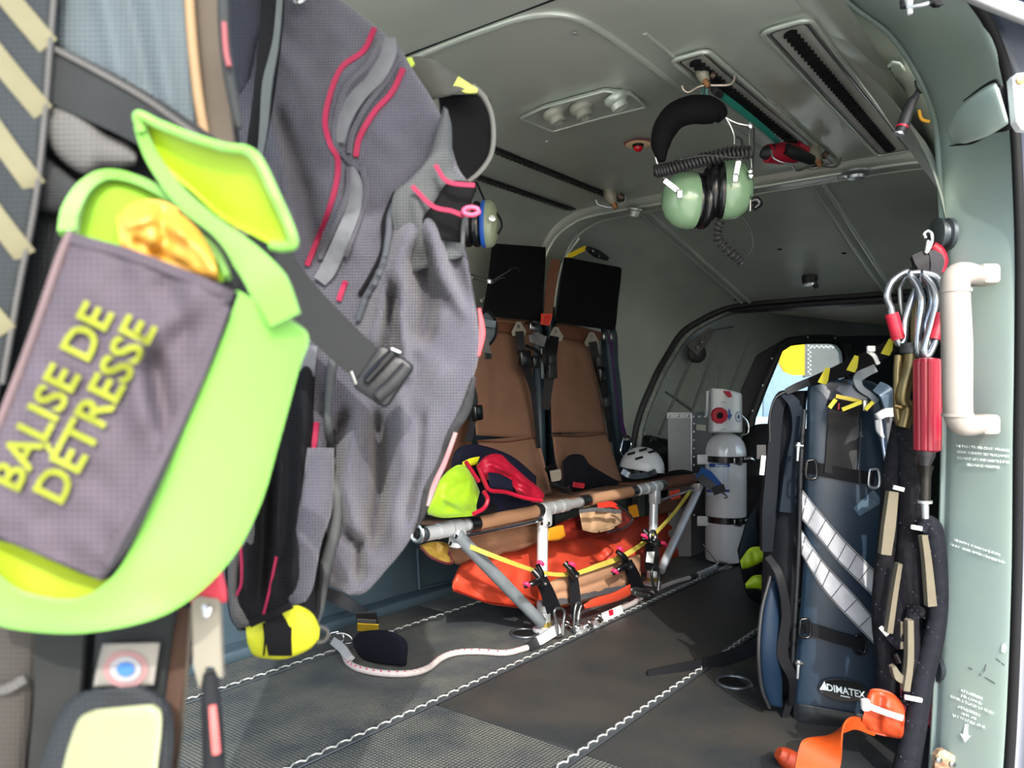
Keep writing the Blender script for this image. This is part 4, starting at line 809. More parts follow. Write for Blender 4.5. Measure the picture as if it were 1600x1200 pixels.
back([(863, 680, 948, 675, 1.475), (868, 720, 958, 710, 1.44), (880, 766, 972, 752, 1.36)], 'seat_back_lower', m_tan, nu=20, nv=20, th=.02, bulge=.01, folds=[([(875, 690), (882, 740)], 5, .005)])
back([(690, 500, 735, 500, 1.52), (688, 600, 728, 600, 1.50), (690, 700, 738, 700, 1.48), (700, 770, 745, 770, 1.4)], 'seat_back', m_brown, nu=16, nv=20, th=.02, bulge=.01)
for pl, pr in (([(746, 689), (790, 690), (838, 683)], 1.4), ([(862, 679), (905, 681), (948, 677)], 1.4)):
    ptube('seam', [(x, y, dY(x, 1.462)) for x, y in pl], pr, m_brown, bn)
back([(747, 500, 834, 508, 1.498), (745, 516, 836, 522, 1.496)], 'top_hem', m_brown, nu=12, nv=6, th=.01, bulge=.01); back([(868, 506, 942, 520, 1.498), (865, 526, 936, 538, 1.496)], 'top_hem', m_brown, nu=12, nv=6, th=.01, bulge=.01)
# headrests
def hr(poly, Y): 
    rows = [(a, b, c, d, dY(a, Y), dY(c, Y)) for a, b, c, d in poly]
    return loft('headrest', rows, m_seatblk, bn, 20, 24, .04, .012, pw=.3)
hr([(770, 380, 850, 387), (768, 386, 853, 392), (762, 440, 850, 450), (754, 488, 847, 498), (756, 494, 842, 500)], 1.49)
hr([(884, 402, 966, 417), (880, 408, 971, 424), (874, 460, 966, 470), (868, 498, 962, 510), (870, 504, 956, 516)], 1.49)
pstrap('headrest_strap', [(868, 407, dY(868, 1.48)), (862, 440, dY(862, 1.48)), (856, 492, dY(856, 1.48))], [14, 16, 13], .02, m_brown, bn)
wtb = lab(plate('warning_tab', [P(x, y, dY(x, 1.455)) for x, y in ((847, 490), (864, 490), (859, 509), (846, 507))], (0, 1, 0), .004, M('#ff3a22', .5)), 'red warning tab between the headrests')
ptube('tab_stitching', [(849, 492, dY(849, 1.452)), (861, 492, dY(861, 1.452)), (857, 507, dY(857, 1.452)), (848, 505, dY(848, 1.452))],   .5, M('#ff8a70', .6), wtb, closed=True, n=24)
# back posts between the seats
m_post = M('#3c5566', .45, .2, .1)
for p, q in (((838, 470), (846, 760)), ((945, 500), (972, 750)), ((858, 480), (868, 760))):
    tube('back_post', [PY(p[0], p[1], 1.56), PY(q[0], q[1], 1.56)], .02, m_post, bn, 12)
plate('gap_panel', [PY(x, y, 1.585) for x, y in ((834, 500), (872, 500), (880, 760), (842, 765))], (0, 1, 0), .01, M('#141c26', .6), bn)
for x, y in ((810, 514), (868, 522), (924, 530)):
    hkp = plate('hook_plate', [PY(x+dx, y+dy, 1.47) for dx, dy in ((-11, 5), (-3, -11), (2, -11), (11, 4), (8, 11), (-9, 11))], (0, -1, 0), .004, M('#c9c2b4', .4, .2, .1), bn)
    mesh_obj('hook_bolt', *g_screw(PY(x, y-4, 1.464), (0, -1, 0), .006), m_steel, hkp, True, None, 40)
for x, y in ((831, 511), (944, 526), (953, 527)):
    V, F = g_box(PY(x, y, 1.5), (1, 0, 0), (0, 1, 0), UP, .05 if x < 950 else .03, .03, .028, .005); mesh_obj('belt_fitting', V, F, m_steel, bn, True, None, 35)
# ---- seat belts
m_belt = M('#0a0c14', .6, 0, .15, 20., .3, 120.)
def belt(lb, strs, extra=()):
    t = thing('seat_belt', lb, 'seat belt', PY(strs[0][1][-1][0], strs[0][1][-1][1], 1.45), 'harness belts on the seat backs')
    for nm, pp, w in strs: pstrap(nm, [(x, y, dY(x, Y)) for x, y, Y in pp], w, .005, m_belt, t)
    for nm, x, y, Y, sx, sz, m in extra:
        V, F = g_box(PY(x, y, Y), (1, 0, .1), (0, 1, 0), (-.1, 0, 1), sx, .018, sz, .005); mesh_obj(nm, V, F, m, t, True, None, 35)
    return t
belt('black harness belt draped from the right edge of the left seat back', [('webbing', [(812, 518, 1.45), (814, 545, 1.44), (820, 565, 1.44), (832, 610, 1.44), (838, 660, 1.44), (842, 700, 1.44)], [13, 13, 16, 8, 7, 6]), ('webbing', [(822, 540, 1.42), (838, 548, 1.41), (846, 560, 1.41), (838, 574, 1.42)], [5, 5, 5, 5])], [('adjuster', 820, 560, 1.42, .05, .05, m_blkgl), ('adjuster', 836, 566, 1.42, .03, .04, m_blkgl)])
belt('black harness belt with two sliders hanging on the left edge of the right seat back', [('webbing', [(866, 526, 1.45), (862, 550, 1.44), (858, 570, 1.44), (858, 590, 1.43), (852, 640, 1.44)], [15, 17, 17, 16, 12]), ('webbing', [(852, 528, 1.43), (850, 560, 1.42), (856, 580, 1.42)], [5, 6, 6])], [('adjuster', 862, 580, 1.42, .045, .05, m_blk), ('adjuster', 862, 562, 1.42, .04, .03, m_blk)])
belt('black harness belt down the right edge of the right seat back', [('webbing', [(926, 534, 1.45), (930, 556, 1.44), (936, 580, 1.44), (944, 620, 1.44), (950, 660, 1.44), (955, 690, 1.44)], [13, 12, 12, 7, 6, 6])], [('adjuster', 940, 585, 1.42, .04, .05, m_blkgl), ('adjuster', 936, 565, 1.425, .03, .04, m_blk), ('adjuster', 948, 628, 1.42, .04, .035, m_blk)])
belt('black harness belt with slider on the left seat back beside the grey jacket', [('webbing', [(738, 605, 1.44), (742, 625, 1.43), (740, 650, 1.43), (732, 690, 1.43)], [9, 10, 9, 12])], [('adjuster', 746, 645, 1.42, .035, .045, m_blkgl)])
t = thing('silver_ring_strap', 'thin white plate clipped in the gap between the two seats', 'clip', PY(848, 560, 1.5))
plate('white_blade', [PY(x, y, 1.5) for x, y in ((845, 545), (851, 545), (852, 560), (848, 592), (846, 590))], (0, -1, 0), .003, m_white, t)
plate('printed_tag', [PY(x, y, 1.40) for x, y in ((826, 524), (834, 519), (852, 526), (848, 542), (828, 535))], (0, -1, 0), .006, M('#8a8a8c', .4, .3, .3, 60.), t)
# goggles with strap at the left seat
gg = thing('goggles', 'black rimmed goggles with a pale grey strap hanging beside the grey jacket', 'goggles', PY(762, 560, 1.3))
dg = 1.3
plate('lens', [PY(x, y, dg) for x, y in ((752, 492), (758, 486), (766, 488), (774, 500), (776, 520), (770, 535), (758, 540), (752, 530))], (0, 1, 0), .006, M('#8595a0', .15, .4, .2, 12.), gg)
ptube('rim', [(x, y, dY(x, dg-.005)) for x, y in ((752, 490), (762, 486), (772, 496), (776, 512), (773, 528), (762, 540), (752, 536))], 2.2, m_dark, gg)
pstrap('strap', [(757, 528, dY(757, dg-.02)), (760, 545, dY(760, dg-.02)), (763, 556, dY(763, dg-.02))], [11, 12, 11], .004, m_grey, gg); pstrap('strap_end', [(758, 556, dY(758, dg-.025)), (767, 557, dY(767, dg-.025)), ], [10, 8], .006, m_blk, gg)
pstrap('strap', [(750, 503, dY(750, dg-.012)), (774, 507, dY(774, dg-.012))], 11, .003, m_steel, gg)
# folded wire hook before the headrest
wh = thing('wire_hanger', 'thin folded silver wire hanger in front of the left headrest', 'hanger', PY(768, 440, 1.1))
for pl in ([(734, 428), (760, 437), (766, 440), (774, 436), (795, 424)], [(738, 434), (762, 442), (768, 443), (780, 436), (788, 434)], [(795, 424), (797, 421)]):
    ptube('wire', [(x, y, dY(x, 1.1)) for x, y in pl], .9, m_chrome, wh, seg=6)
V, F = g_box(PY(766, 440, 1.098), (1, 0, 0), (0, 1, 0), UP, .012, .008, .012, .003); mesh_obj('joint', V, F, m_chrome, wh, True, None, 35)
ptube('black_tail', [(797, 422, dY(797, 1.1)), (806, 418, dY(806, 1.1)), (812, 424, dY(812, 1.1))], 1.2, m_dark, wh)
# yellow tool above the right headrest
yt = thing('yellow_tool', 'flat yellow tool with black grips tucked above the right headrest', 'tool', PY(910, 398, 1.5))
plate('yellow_blade', [PY(x, y, 1.5) for x, y in ((888, 402), (891, 396), (914, 384), (919, 386), (914, 392), (894, 402))], (0, 1, 0), .01, m_yel, yt)
ptube('black_grip', [(918, 388, dY(918, 1.49)), (932, 396, dY(932, 1.49)), (948, 404, dY(948, 1.49))], [4, 7, 4], m_blk, yt)
for x, y in ((926, 392), (936, 400), (954, 406)): mesh_obj('rivet', *g_screw(PY(x, y, 1.475), (0, -1, 0), .005), m_chrome, yt, True, None, 40)
# purple cord and carabiner on the right wall side
pc = thing('purple_cord', 'thin purple cord with carabiner hanging beside the right seat', 'cord', PY(975, 700, 1.45))
ptube('cord', [(950, 522, dY(950, 1.45)), (957, 560, dY(957, 1.44)), (962, 610, dY(962, 1.43)), (970, 660, dY(970, 1.43)), (976, 682, dY(976, 1.43))], 1.8, M('#4a2d63', .6), pc)
ptube('cord', [(956, 530, dY(956, 1.45)), (960, 590, dY(960, 1.44)), (968, 640, dY(968, 1.43)), (979, 684, dY(979, 1.43))], 1.3, M('#4a2d63', .6), pc)
ptube('carabiner', [(x, y, dY(x, 1.42)) for x, y in ((974, 684), (982, 682), (986, 694), (978, 712), (970, 708), (971, 695))], 1.5, m_chrome, pc, closed=True, n=40)
plate('pouch', [PY(x, y, 1.44) for x, y in ((972, 690), (984, 688), (986, 706), (974, 712))], (0, 1, 0), .01, m_navy, pc)
# blue column right of the seats
cb = struct(loft('trim_column', [(952, 440, 985, 455, dY(952, 1.63), dY(985, 1.63)), (944, 520, 966, 540, dY(944, 1.62), dY(966, 1.62)), (950, 620, 972, 620, dY(950, 1.6), dY(972, 1.6)), (960, 740, 978, 730, dY(960, 1.58), dY(978, 1.58))], m_wallblue, None, 10, 20, .03, .02))
# ---- things on the bench
hj = thing('hi_vis_jacket', 'crumpled neon yellow, navy and crimson jacket lying on the near end of the bench', 'jacket', B(760, 810, 1.25))
def Y2(Y): return lambda x, y: dY(x, Y)
fj = Y2(1.12); m_nj = M('#b6ee12', .55, 0, .05, 6., .2, 60., sheen=.2); m_nav = M('#141830', .75, 0, .15, 12., .3, 90.); m_crim = M('#b80f33', .45, 0, .12, 12., .3, 60.)
loft('navy_back', px_rows([(706, 718, 700, 770), (716, 700, 715, 790), (740, 694, 745, 805), (775, 702, 780, 808), (805, 716, 815, 802), (838, 744, 838, 790)], Y2(1.17)), m_nav, hj, 24, 30, .05, .02, folds=[([(720, 740), (800, 760)], 12, .02)], wrinkle=.006, ws=26)
loft('neon_body', px_rows([(668, 790, 668, 804), (684, 754, 690, 809), (702, 734, 715, 808), (722, 726, 738, 806), (738, 742, 745, 800), (750, 768, 742, 798)], fj), m_nj, hj, 30, 40, .05, .035, folds=[([(690, 790), (735, 800)], 7, -.014), ([(700, 768), (724, 752)], 3, -.006), ([(690, 775), (730, 800)], 4, .01)], wrinkle=.005, ws=22, key='neon')
loft('yellow_fold', px_rows([(722, 722, 724, 730), (735, 716, 742, 727), (750, 713, 746, 724)], Y2(1.13)), M('#e4ea1a', .55), hj, 10, 12, .01, .01)
loft('crimson_sleeve', px_rows([(744, 728, 752, 750), (760, 712, 775, 752), (782, 710, 800, 760), (800, 726, 808, 770), (822, 746, 830, 784), (844, 764, 842, 784), (851, 774, 848, 780)], Y2(1.10)), m_crim, hj, 24, 40, .03, .03, folds=[([(760, 722), (790, 735), (806, 745)], 4, .012), ([(775, 740), (800, 748)], 5, -.012), ([(805, 752), (845, 775)], 5, -.01), ([(800, 735), (812, 765)], 4, -.01)], wrinkle=.007, ws=16)
loft('navy_fold', px_rows([(762, 738, 766, 764), (780, 740, 788, 766), (800, 750, 802, 768)], Y2(1.055)), m_nav, hj, 12, 14, .01, .012)
for pl in ([(748, 730), (758, 755), (766, 766), (790, 769), (820, 778), (846, 782)], [(740, 803), (756, 794), (762, 780), (756, 768)], [(728, 722), (748, 752)]):
    ptube('crimson_edge', [(x, y, dY(x, 1.045)) for x, y in pl], 3.4, m_crim, hj)
loft('dark_hem', px_rows([(662, 802, 664, 812), (690, 796, 694, 813), (740, 794, 742, 808), (775, 788, 778, 800)], Y2(1.13)), m_black, hj, 10, 20, .03, .01)
# buckle with label and dark bag on the right seat
bk = thing('belt_buckle', 'black lap belt buckle with a white label lying on the right seat', 'buckle', B(880, 770, 1.3))
plate('label', [PY(x, y, 1.28) for x, y in ((860, 736), (876, 733), (878, 750), (863, 753))], (0, 1, .2), .003, M('#b9b3a6', .6, 0, .1, 80.), bk)
pstrap('webbing', [(856, 730, dY(856, 1.3)), (868, 745, dY(868, 1.3)), (876, 762, dY(876, 1.27)), (892, 768, dY(892, 1.25))], [12, 20, 12, 8], .008, m_belt, bk)
ptube('clasp', [(862, 758, dY(862, 1.26)), (880, 763, dY(880, 1.25)), (888, 760, dY(888, 1.25))], [4, 5, 3], m_blkgl, bk); pstrap('release', [(896, 757, dY(896, 1.24)), (912, 759, dY(912, 1.24))], 8, .006, M('#7c1020', .4), bk)
tag(loft('navy_pouch', px_rows([(878, 722, 882, 760), (890, 711, 895, 768), (910, 711, 915, 766), (922, 726, 930, 764), (945, 740, 950, 762), (966, 752, 968, 758)], Y2(1.33)), M('#10141f', .8, 0, .2, 12., .3, 90.), None, 20, 30, .05, .035, wrinkle=.006, ws=20), 'soft dark navy pouch slumped on the right seat', 'pouch')
# helmet
hm = thing('white_helmet', 'white vented climbing helmet resting on a black bag beyond the bench', 'helmet', PY(1002, 735, 1.35))
hc = PY(1003, 732, 1.35); R = .085
prof = [(.0001, R*.98)]+[(R*math.cos(a), R*math.sin(a)) for a in np.radians([82, 70, 58, 45, 32, 18, 6])]; prof = [(r, h) for r, h in prof]
V, F = g_lathe(hc-Vector((0, 0, .0)), (.1, -.1, 1), [(R*1.02, -.004), (R*1.0, .0)]+[(R*math.cos(a), R*.95*math.sin(a)) for a in np.radians([8, 20, 34, 48, 62, 76, 88])], 28, squash=.85); mesh_obj('shell', V, F, m_white, hm, True, None, 50)
for dx, dz in ((-.045, .055), (-.005, .070), (.03, .062), (-.02, .04)):
    plate('vent_slot', [hc+RGT*(dx+a)-FWD*(.085-.6*abs(dx)-.35*dz)+UP*(dz+b) for a, b in ((-.014, -.004), (.014, .004), (.012, .012), (-.016, .004))], -FWD, .004, m_dark, hm)
pstrap('rim_band', [(972, 736, dY(972, 1.30)), (988, 744, dY(988, 1.27)), (1014, 741, dY(1014, 1.26)), (1036, 730, dY(1036, 1.3))], 9, .004, m_aludk, hm)
ptube('rear_knob', [(1036, 704, dY(1036, 1.4)), (1042, 718, dY(1042, 1.4))], 9, m_blk, hm)
# black bags at the back of the bench
tag(loft('black_bag', [(968, 744, 966, 768, 2.8, 2.75), (990, 746, 992, 770, 2.84, 2.8), (1015, 746, 1018, 768, 2.84, 2.8), (1040, 738, 1044, 764, 2.9, 2.8), (1070, 734, 1075, 758, 2.9, 2.8), (1104, 745, 1104, 754, 2.8, 2.75)], m_dark, None, 20, 30, .06, .04, wrinkle=.006, ws=30), 'flat black bag under the white helmet at the far end of the bench', 'bag')
tag(loft('black_holdall', px_rows([(980, 690, 985, 760), (1010, 680, 1010, 770), (1040, 686, 1040, 770), (1070, 690, 1070, 770)], lambda x, y: 3.5), m_dark, None, 20, 24, .1, .05, wrinkle=.01, ws=30), 'black holdall in the dark behind the helmet and metal box', 'bag')
tag(loft('rear_holdall', px_rows([(1150, 700, 1150, 880), (1172, 668, 1175, 900), (1200, 662, 1200, 905), (1240, 668, 1240, 905), (1300, 672, 1300, 905), (1420, 680, 1420, 905)], lambda x, y: 2.95), m_dark, None, 24, 30, .2, .06, wrinkle=.012, ws=40), 'large black holdall filling the floor below the rear window', 'bag')
# ---- under the bench
ob = thing('orange_bag', 'big crumpled orange-red bag stowed on the floor under the bench', 'bag', (2.1, 1.45, 0))
m_or = M('#d4482c', .55, 0, .07, 9., .3, 40.); m_or2 = M('#c64028', .55, 0, .08, 9., .3, 40.)
loft('bag_body', px_rows([(707, 908, 707, 924), (722, 880, 730, 932), (760, 862, 765, 944), (800, 850, 806, 950), (850, 838, 850, 956), (900, 826, 905, 956), (950, 820, 955, 948), (1000, 808, 1000, 936), (1040, 802, 1040, 918), (1066, 812, 1062, 892), (1086, 832, 1084, 884), (1098, 850, 1092, 872)], lambda x, y: dY(x, 1.32-.06*(y-820)/110)), m_or, ob, 50, 110, .12, .05, folds=[([(880, 850), (905, 872), (950, 868)], 7, -.03), ([(860, 880), (890, 900), (915, 905)], 6, -.02), ([(930, 850), (950, 890), (955, 930)], 8, -.022), ([(1040, 820), (1050, 860), (1045, 900)], 8, -.03), ([(1068, 830), (1070, 880)], 6, -.02), ([(900, 835), (960, 850)], 5, .02), ([(720, 905), (800, 925), (840, 940)], 6, .016), ([(1020, 830), (1060, 822)], 5, .018), ([(960, 860), (1000, 900)], 6, .018)], wrinkle=.014, ws=36, key='ob')
ptube('hem_seam', [(712, 922), (760, 940), (806, 946), (845, 950)], 1.2, M('#8d1d10', .6), ob, surf='ob', lift=.002)
rb_ = thing('rolled_stretcher', 'beige and brown rolled mat with grey binding lying low in front of the orange bag', 'roll', (2.2, 1.2, 0))
loft('beige_roll', px_rows([(846, 915, 848, 948), (870, 904, 872, 947), (905, 893, 908, 942), (945, 880, 948, 930), (975, 872, 978, 916), (1000, 866, 1002, 905)], Y2(1.13)), M('#c99b7c', .7, 0, .06, 10., .3, 60.), rb_, 24, 40, .06, .03, folds=[([(860, 930), (920, 915), (990, 890)], 4, -.012), ([(960, 880), (975, 910)], 4, -.012)], wrinkle=.004, ws=20, key='roll')
pstrap('grey_binding', [(846, 942), (880, 939), (920, 930), (960, 920), (985, 912)], 9, .004, M('#5c5a5e', .7), rb_, surf='roll', lift=.003)
loft('orange_underside', px_rows([(912, 944, 914, 952), (930, 934, 934, 948), (960, 925, 964, 940), (985, 912, 986, 930)], Y2(1.08)), m_or, rb_, 10, 20, .03, .012)
# stretcher slung under the seats
sl = thing('slung_stretcher', 'tan folded stretcher bag with orange tag slung under the near half of the bench', 'stretcher bag', B(760, 860, 1.3))
loft('tan_cover', px_rows([(700, 850, 700, 872), (716, 838, 716, 882), (745, 826, 745, 872), (780, 818, 780, 866), (815, 814, 812, 860), (845, 820, 842, 848)], Y2(1.24)), M('#a87c62', .7, 0, .08, 10., .3, 60.), sl, 24, 30, .06, .035, folds=[([(760, 830), (765, 870)], 8, -.012)], wrinkle=.006, ws=22, key='tanc')
loft('yellow_end', px_rows([(656, 852, 656, 858), (668, 848, 674, 870), (686, 846, 696, 878), (702, 850, 708, 882)], Y2(1.23)), M('#c9a648', .45, 0, .12, 20., .3, 60.), sl, 16, 20, .03, .02, folds=[([(680, 850), (690, 875)], 4, -.012)], wrinkle=.005, ws=10)
ptube('dark_rim', [(657, 854, dY(657, 1.20)), (672, 870, dY(672, 1.19)), (696, 880, dY(696, 1.18)), (706, 878, dY(706, 1.18)), (702, 862, dY(702, 1.18))], 2., M('#5a1320', .5), sl)
lab(loft('orange_tag', [(775, 826, 793, 824, 2.03, 2.03), (776, 842, 802, 838, 2.03, 2.03), (782, 846, 806, 848, 2.03, 2.03)], M('#ff5232', .5), sl, 10, 10, .003, .003), 'square orange fabric tag')
sl2 = thing('mesh_stretcher', 'red and yellow folded stretcher with beige roll end slung under the far bench half', 'stretcher', B(930, 820, 1.3))
loft('red_cover', px_rows([(856, 830, 856, 846), (872, 818, 876, 846), (905, 806, 912, 842), (940, 800, 948, 836), (975, 796, 980, 828), (986, 806, 986, 816)], Y2(1.22)), M('#7d2015', .45, 0, .15, 12., .3, 60.), sl2, 20, 34, .05, .03, folds=[([(880, 830), (930, 830)], 5, .012)], wrinkle=.005, ws=20)
loft('yellow_patch', px_rows([(856, 826, 856, 846), (868, 822, 874, 844), (880, 820, 884, 838)], Y2(1.18)), M('#d9951c', .5, 0, .1), sl2, 10, 12, .004, .01)
loft('beige_end', px_rows([(905, 799, 910, 828), (925, 798, 930, 832), (950, 797, 952, 828), (970, 796, 972, 818)], Y2(1.17)), M('#dcb58e', .65, 0, .06, 20., .3, 60.), sl2, 20, 24, .02, .02, folds=[([(920, 800), (925, 830)], 4, -.008), ([(945, 800), (950, 826)], 4, -.008)], wrinkle=.003, ws=12)
pstrap('reflective_strip', [(906, 799, dY(906, 1.12)), (935, 796, dY(935, 1.12)), (970, 800, dY(970, 1.12))], 6, .003, M('#8d8d90', .4, .4, .3, 60.), sl2)
pstrap('red_fold', [(935, 790, dY(935, 1.14)), (955, 788, dY(955, 1.14)), (966, 793, dY(966, 1.14))], [8, 9, 5], .006, M('#ff3c2a', .5), sl2)
ptube('black_lip', [(964, 790, dY(964, 1.12)), (980, 800, dY(980, 1.12)), (988, 812, dY(988, 1.12)), (976, 824, dY(976, 1.12)), (950, 832, dY(950, 1.12))], 1.6, m_blk, sl2)
pstrap('yellow_webbing', [(988, 790, dY(988, 1.2)), (992, 808, dY(992, 1.2))], 14, .004, M('#c98a1c', .6), sl2)
tg = thing('far_stretcher', 'brown rolled cover with a small orange tag at the far end under the bench', 'cover', B(1060, 790, 1.3))
loft('brown_cover', px_rows([(1030, 782, 1030, 804), (1050, 776, 1050, 800), (1075, 770, 1072, 790), (1086, 770, 1084, 778)], Y2(1.22)), m_brown, tg, 14, 16, .05, .02, wrinkle=.004, ws=16)
lab(plate('stretcher_tag', [PY(x, y, 1.15) for x, y in ((1048, 768), (1062, 764), (1064, 778), (1050, 781))], (0, 1, 0), .004, M('#ff5232', .5)), 'small square orange fabric tag')
# yellow lashing strap
YS = 1.105
ys = tag(pstrap('yellow_strap', [(730, 852, dY(730, 1.14)), (780, 872, dY(780, YS)), (845, 894, dY(845, YS)), (892, 897, dY(892, YS)), (935, 884, dY(935, YS)), (975, 868, dY(975, YS)), (1016, 840, dY(1016, YS)), (1050, 805, dY(1050, YS)), (1078, 768, dY(1078, 1.14))], [7, 7, 6, 6, 8, 8, 6, 5, 5], .004, M('#cfbf55', .6, 0, .08, 20., .3, 60.)), 'slack yellow lashing strap looping along the front of the bench', 'strap')
# four cam buckles with black webbing tails and carabiners hooked to the floor line
def cam_strap(lb, top, bot, w, biner=None, pink=(), Y=1.09, tail=None):
    t = thing('cam_strap', lb, 'strap', PY(bot[0], bot[1], Y), 'black cam straps hung on the yellow strap')
    pstrap('webbing', [(x, y, dY(x, Y)) for x, y in (top, ((top[0]+bot[0])/2+1, (top[1]+bot[1])/2), bot)], w, .006, m_belt, t)
    a = Vector((bot[0]-top[0], bot[1]-top[1], 0)).normalized()
    V, F, U = ptube('x', [(top[0]-6, top[1]-4, dY(top[0], Y-.012)), (top[0]+6, top[1]+8, dY(top[0], Y-.012))], [6, 7], None, raw=True); mesh_obj('cam_buckle', V, F, m_blkgl, t, True, U, 50)
    ptube('cam_lever', [(top[0]-13, top[1]-14, dY(top[0], Y-.016)), (top[0]-4, top[1]-4, dY(top[0], Y-.018)), (top[0]+4, top[1]+6, dY(top[0], Y-.018))], [5, 5, 3], m_blkgl, t)
    for x, y in pink:
        bao = ptube('buckle_arm', [(top[0], top[1]+2, dY(top[0], Y-.012)), ((x+top[0])/2, (y+top[1])/2+2, dY(x, Y-.014)), (x-4, y+3, dY(x, Y-.016))], [6, 5, 4], m_blkgl, t)
        ptube('pink_release', [(x-4, y-2, dY(x, Y-.024)), (x+1, y-1, dY(x, Y-.026)), (x+5, y+3, dY(x, Y-.024))], [2.5, 3.6, 2.5], m_pink, bao)
    if biner:
        cbo = ptube('carabiner', [(x, y, dY(x, Y-.012)) for x, y in biner], 2.4, M('#8c9193', .3, .85, .06), t, closed=True, n=44)
        ptube('gate_sleeve', [(biner[0][0], biner[0][1], dY(biner[0][0], Y-.012)), (biner[1][0], biner[1][1], dY(biner[1][0], Y-.012))], 3.6, M('#9a9fa0', .3, .8, .06), cbo)
    return t
cam_strap('wide navy-black cam strap, leftmost on the yellow strap, beside the near bench foot', (846, 905), (866, 955), [19, 22, 24], [(879, 992), (880, 975), (882, 956), (874, 950), (866, 955), (870, 975), (872, 994)], ((844, 880), (822, 913)))
cam_strap('narrow black cam strap hanging straight down, second from the left', (895, 893), (900, 970), [14, 17, 12], [(903, 968), (905, 955), (908, 945), (902, 942), (898, 955), (897, 985), (902, 992)], ((893, 882),))
cam_strap('slanting black cam strap, third from the left, pointing to the far bench foot', (980, 878), (997, 920), [16, 20, 20], [(1010, 932), (990, 926), (988, 920), (1004, 922), (1020, 930), (1014, 937)], ((968, 858), (960, 893)))
cam_strap('black cam strap with a steel ring and white label at the far bench foot', (1018, 842), (1018, 892), [20, 22, 22], [(1028, 925), (1030, 908), (1029, 892), (1022, 886), (1018, 896), (1022, 920)], ((1006, 838), (1037, 850)))
kx = thing('steel_ring', 'steel ring on the black strap at the far post of the bench', 'ring', PY(1020, 838, 1.06)); tube('ring', [PY(1020, 838, 1.06)+Vector((math.cos(a)*.016, 0, math.sin(a)*.016)) for a in np.linspace(0, 6.28, 20)[:-1]], .005, m_chrome, kx, 8, closed=True, smooth=False)
plate('white_label', [PY(x, y, 1.07) for x, y in ((1011, 862), (1022, 862), (1020, 880), (1009, 878))], (0, -1, 0), .002, m_print, kx)
for x, y in ((836, 905), (985, 905)):
    pass
# ---- ropes on the floor
m_rope = M('#cfc9c6', .7, 0, .08, 60., .6, 300.)
def ticks(root, path, rpx):
    s = spl([(x, y, d) for x, y, d in path], int(len(path)*9)); g = MB()
    for i in range(2, len(s)-2, 3):
        for dx, dy in ((-1.5, -1.2), (1.2, .6), (-.3, 1.8)):
            c = P(s[i][0]+dx*1.6, s[i][1]+dy, s[i][2])+UP*.0045-FWD*.004
            V, F = g_box(c, RGT, FWD, UP, .0035, .002, .0025, 0); g.add(V, F)
    stuff(g.out('red_fleck', M('#c1304a', .7), root, False))
def zf(y, z=.008): return dZ(y, z)
ry = [(536, 1018), (545, 1036), (565, 1046), (600, 1052), (640, 1052), (668, 1044), (690, 1028), (712, 1020), (745, 1018), (790, 1020), (824, 1012)]
r1 = thing('floor_lanyard', 'white lanyard rope with red flecks snaking over the floor from a snap hook', 'lanyard', PZ(680, 1035, 0))
path = [(x, y, zf(y)) for x, y in ry]; ptube('rope', path, 5., m_rope, r1, seg=12, n=90); ticks(r1, path, 5)
pstrap('white_sleeve', [(522, 1002, zf(1008, .02)), (536, 1014, zf(1020, .016)), (548, 1030, zf(1032, .012))], [12, 13, 12], .012, M('#b9bcc2', .4, .1, .1, 30.), r1)
plate('red_mark', [P(x, y, zf(1008, .03)) for x, y in ((533, 1010), (540, 1008), (543, 1014), (536, 1017))], FWD, .001, m_red, r1)
tube('snap_hook', [P(x, y, zf(1000, .018)) for x, y in ((514, 996), (518, 989), (528, 987), (536, 992), (538, 1000), (530, 1006), (520, 1006))], .003, m_chrome, r1, 8, closed=True, smooth=False)
tube('snap_hook', [P(x, y, zf(1000, .03)) for x, y in ((526, 990), (538, 990), (548, 996), (550, 1004), (540, 1006))], .0035, m_steel, r1, 8, smooth=True)
pstrap('black_collar', [(826, 1012, zf(1010, .012)), (842, 1001, zf(1000, .015))], 15, .014, m_blk, r1); pstrap('white_sleeve', [(842, 1001, zf(1001, .018)), (872, 982, zf(985, .02))], [14, 15], .014, m_white, r1)
r2 = thing('floor_lanyard', 'pale lanyard with red label linking the two bench feet along the floor', 'lanyard', PZ(960, 955, 0))
pstrap('white_sleeve', [(944, 964, zf(964, .014)), (970, 952, zf(952, .014))], [13, 12], .01, m_wplast, r2); pstrap('red_mark', [(952, 958, zf(958, .022)), (958, 956, zf(956, .022))], 8, .002, m_red, r2)
pa = [(970, 951, zf(952)), (990, 942, zf(942)), (1005, 932, zf(934)), (1020, 926, zf(928))]; ptube('rope', pa, 4., m_rope, r2, seg=10); ticks(r2, pa, 3)
for k, (x, y) in enumerate(((884, 976), (900, 978), (918, 976), (934, 966))):
    c = PZ(x, y, .014); tube('shackle', [c+Vector((math.cos(a)*.017, math.sin(a)*.012, .004*math.sin(a*2))) for a in np.linspace(0, 6.28, 18)[:-1]], .0035, m_chrome, r2, 8, closed=True, smooth=False)
lathe('swivel_base', PZ(905, 985, .002), UP, [(.022, 0), (.022, .006), (.014, .012), (.0001, .013)], m_alu, r2); lathe('swivel_base', PZ(928, 978, .002), UP, [(.018, 0), (.018, .006), (.010, .012), (.0001, .013)], m_alu, r2)
r3 = thing('floor_lanyard', 'pale lanyard running from the far bench foot to a floor ring by the oxygen bottle', 'lanyard', PZ(1080, 905, 0))
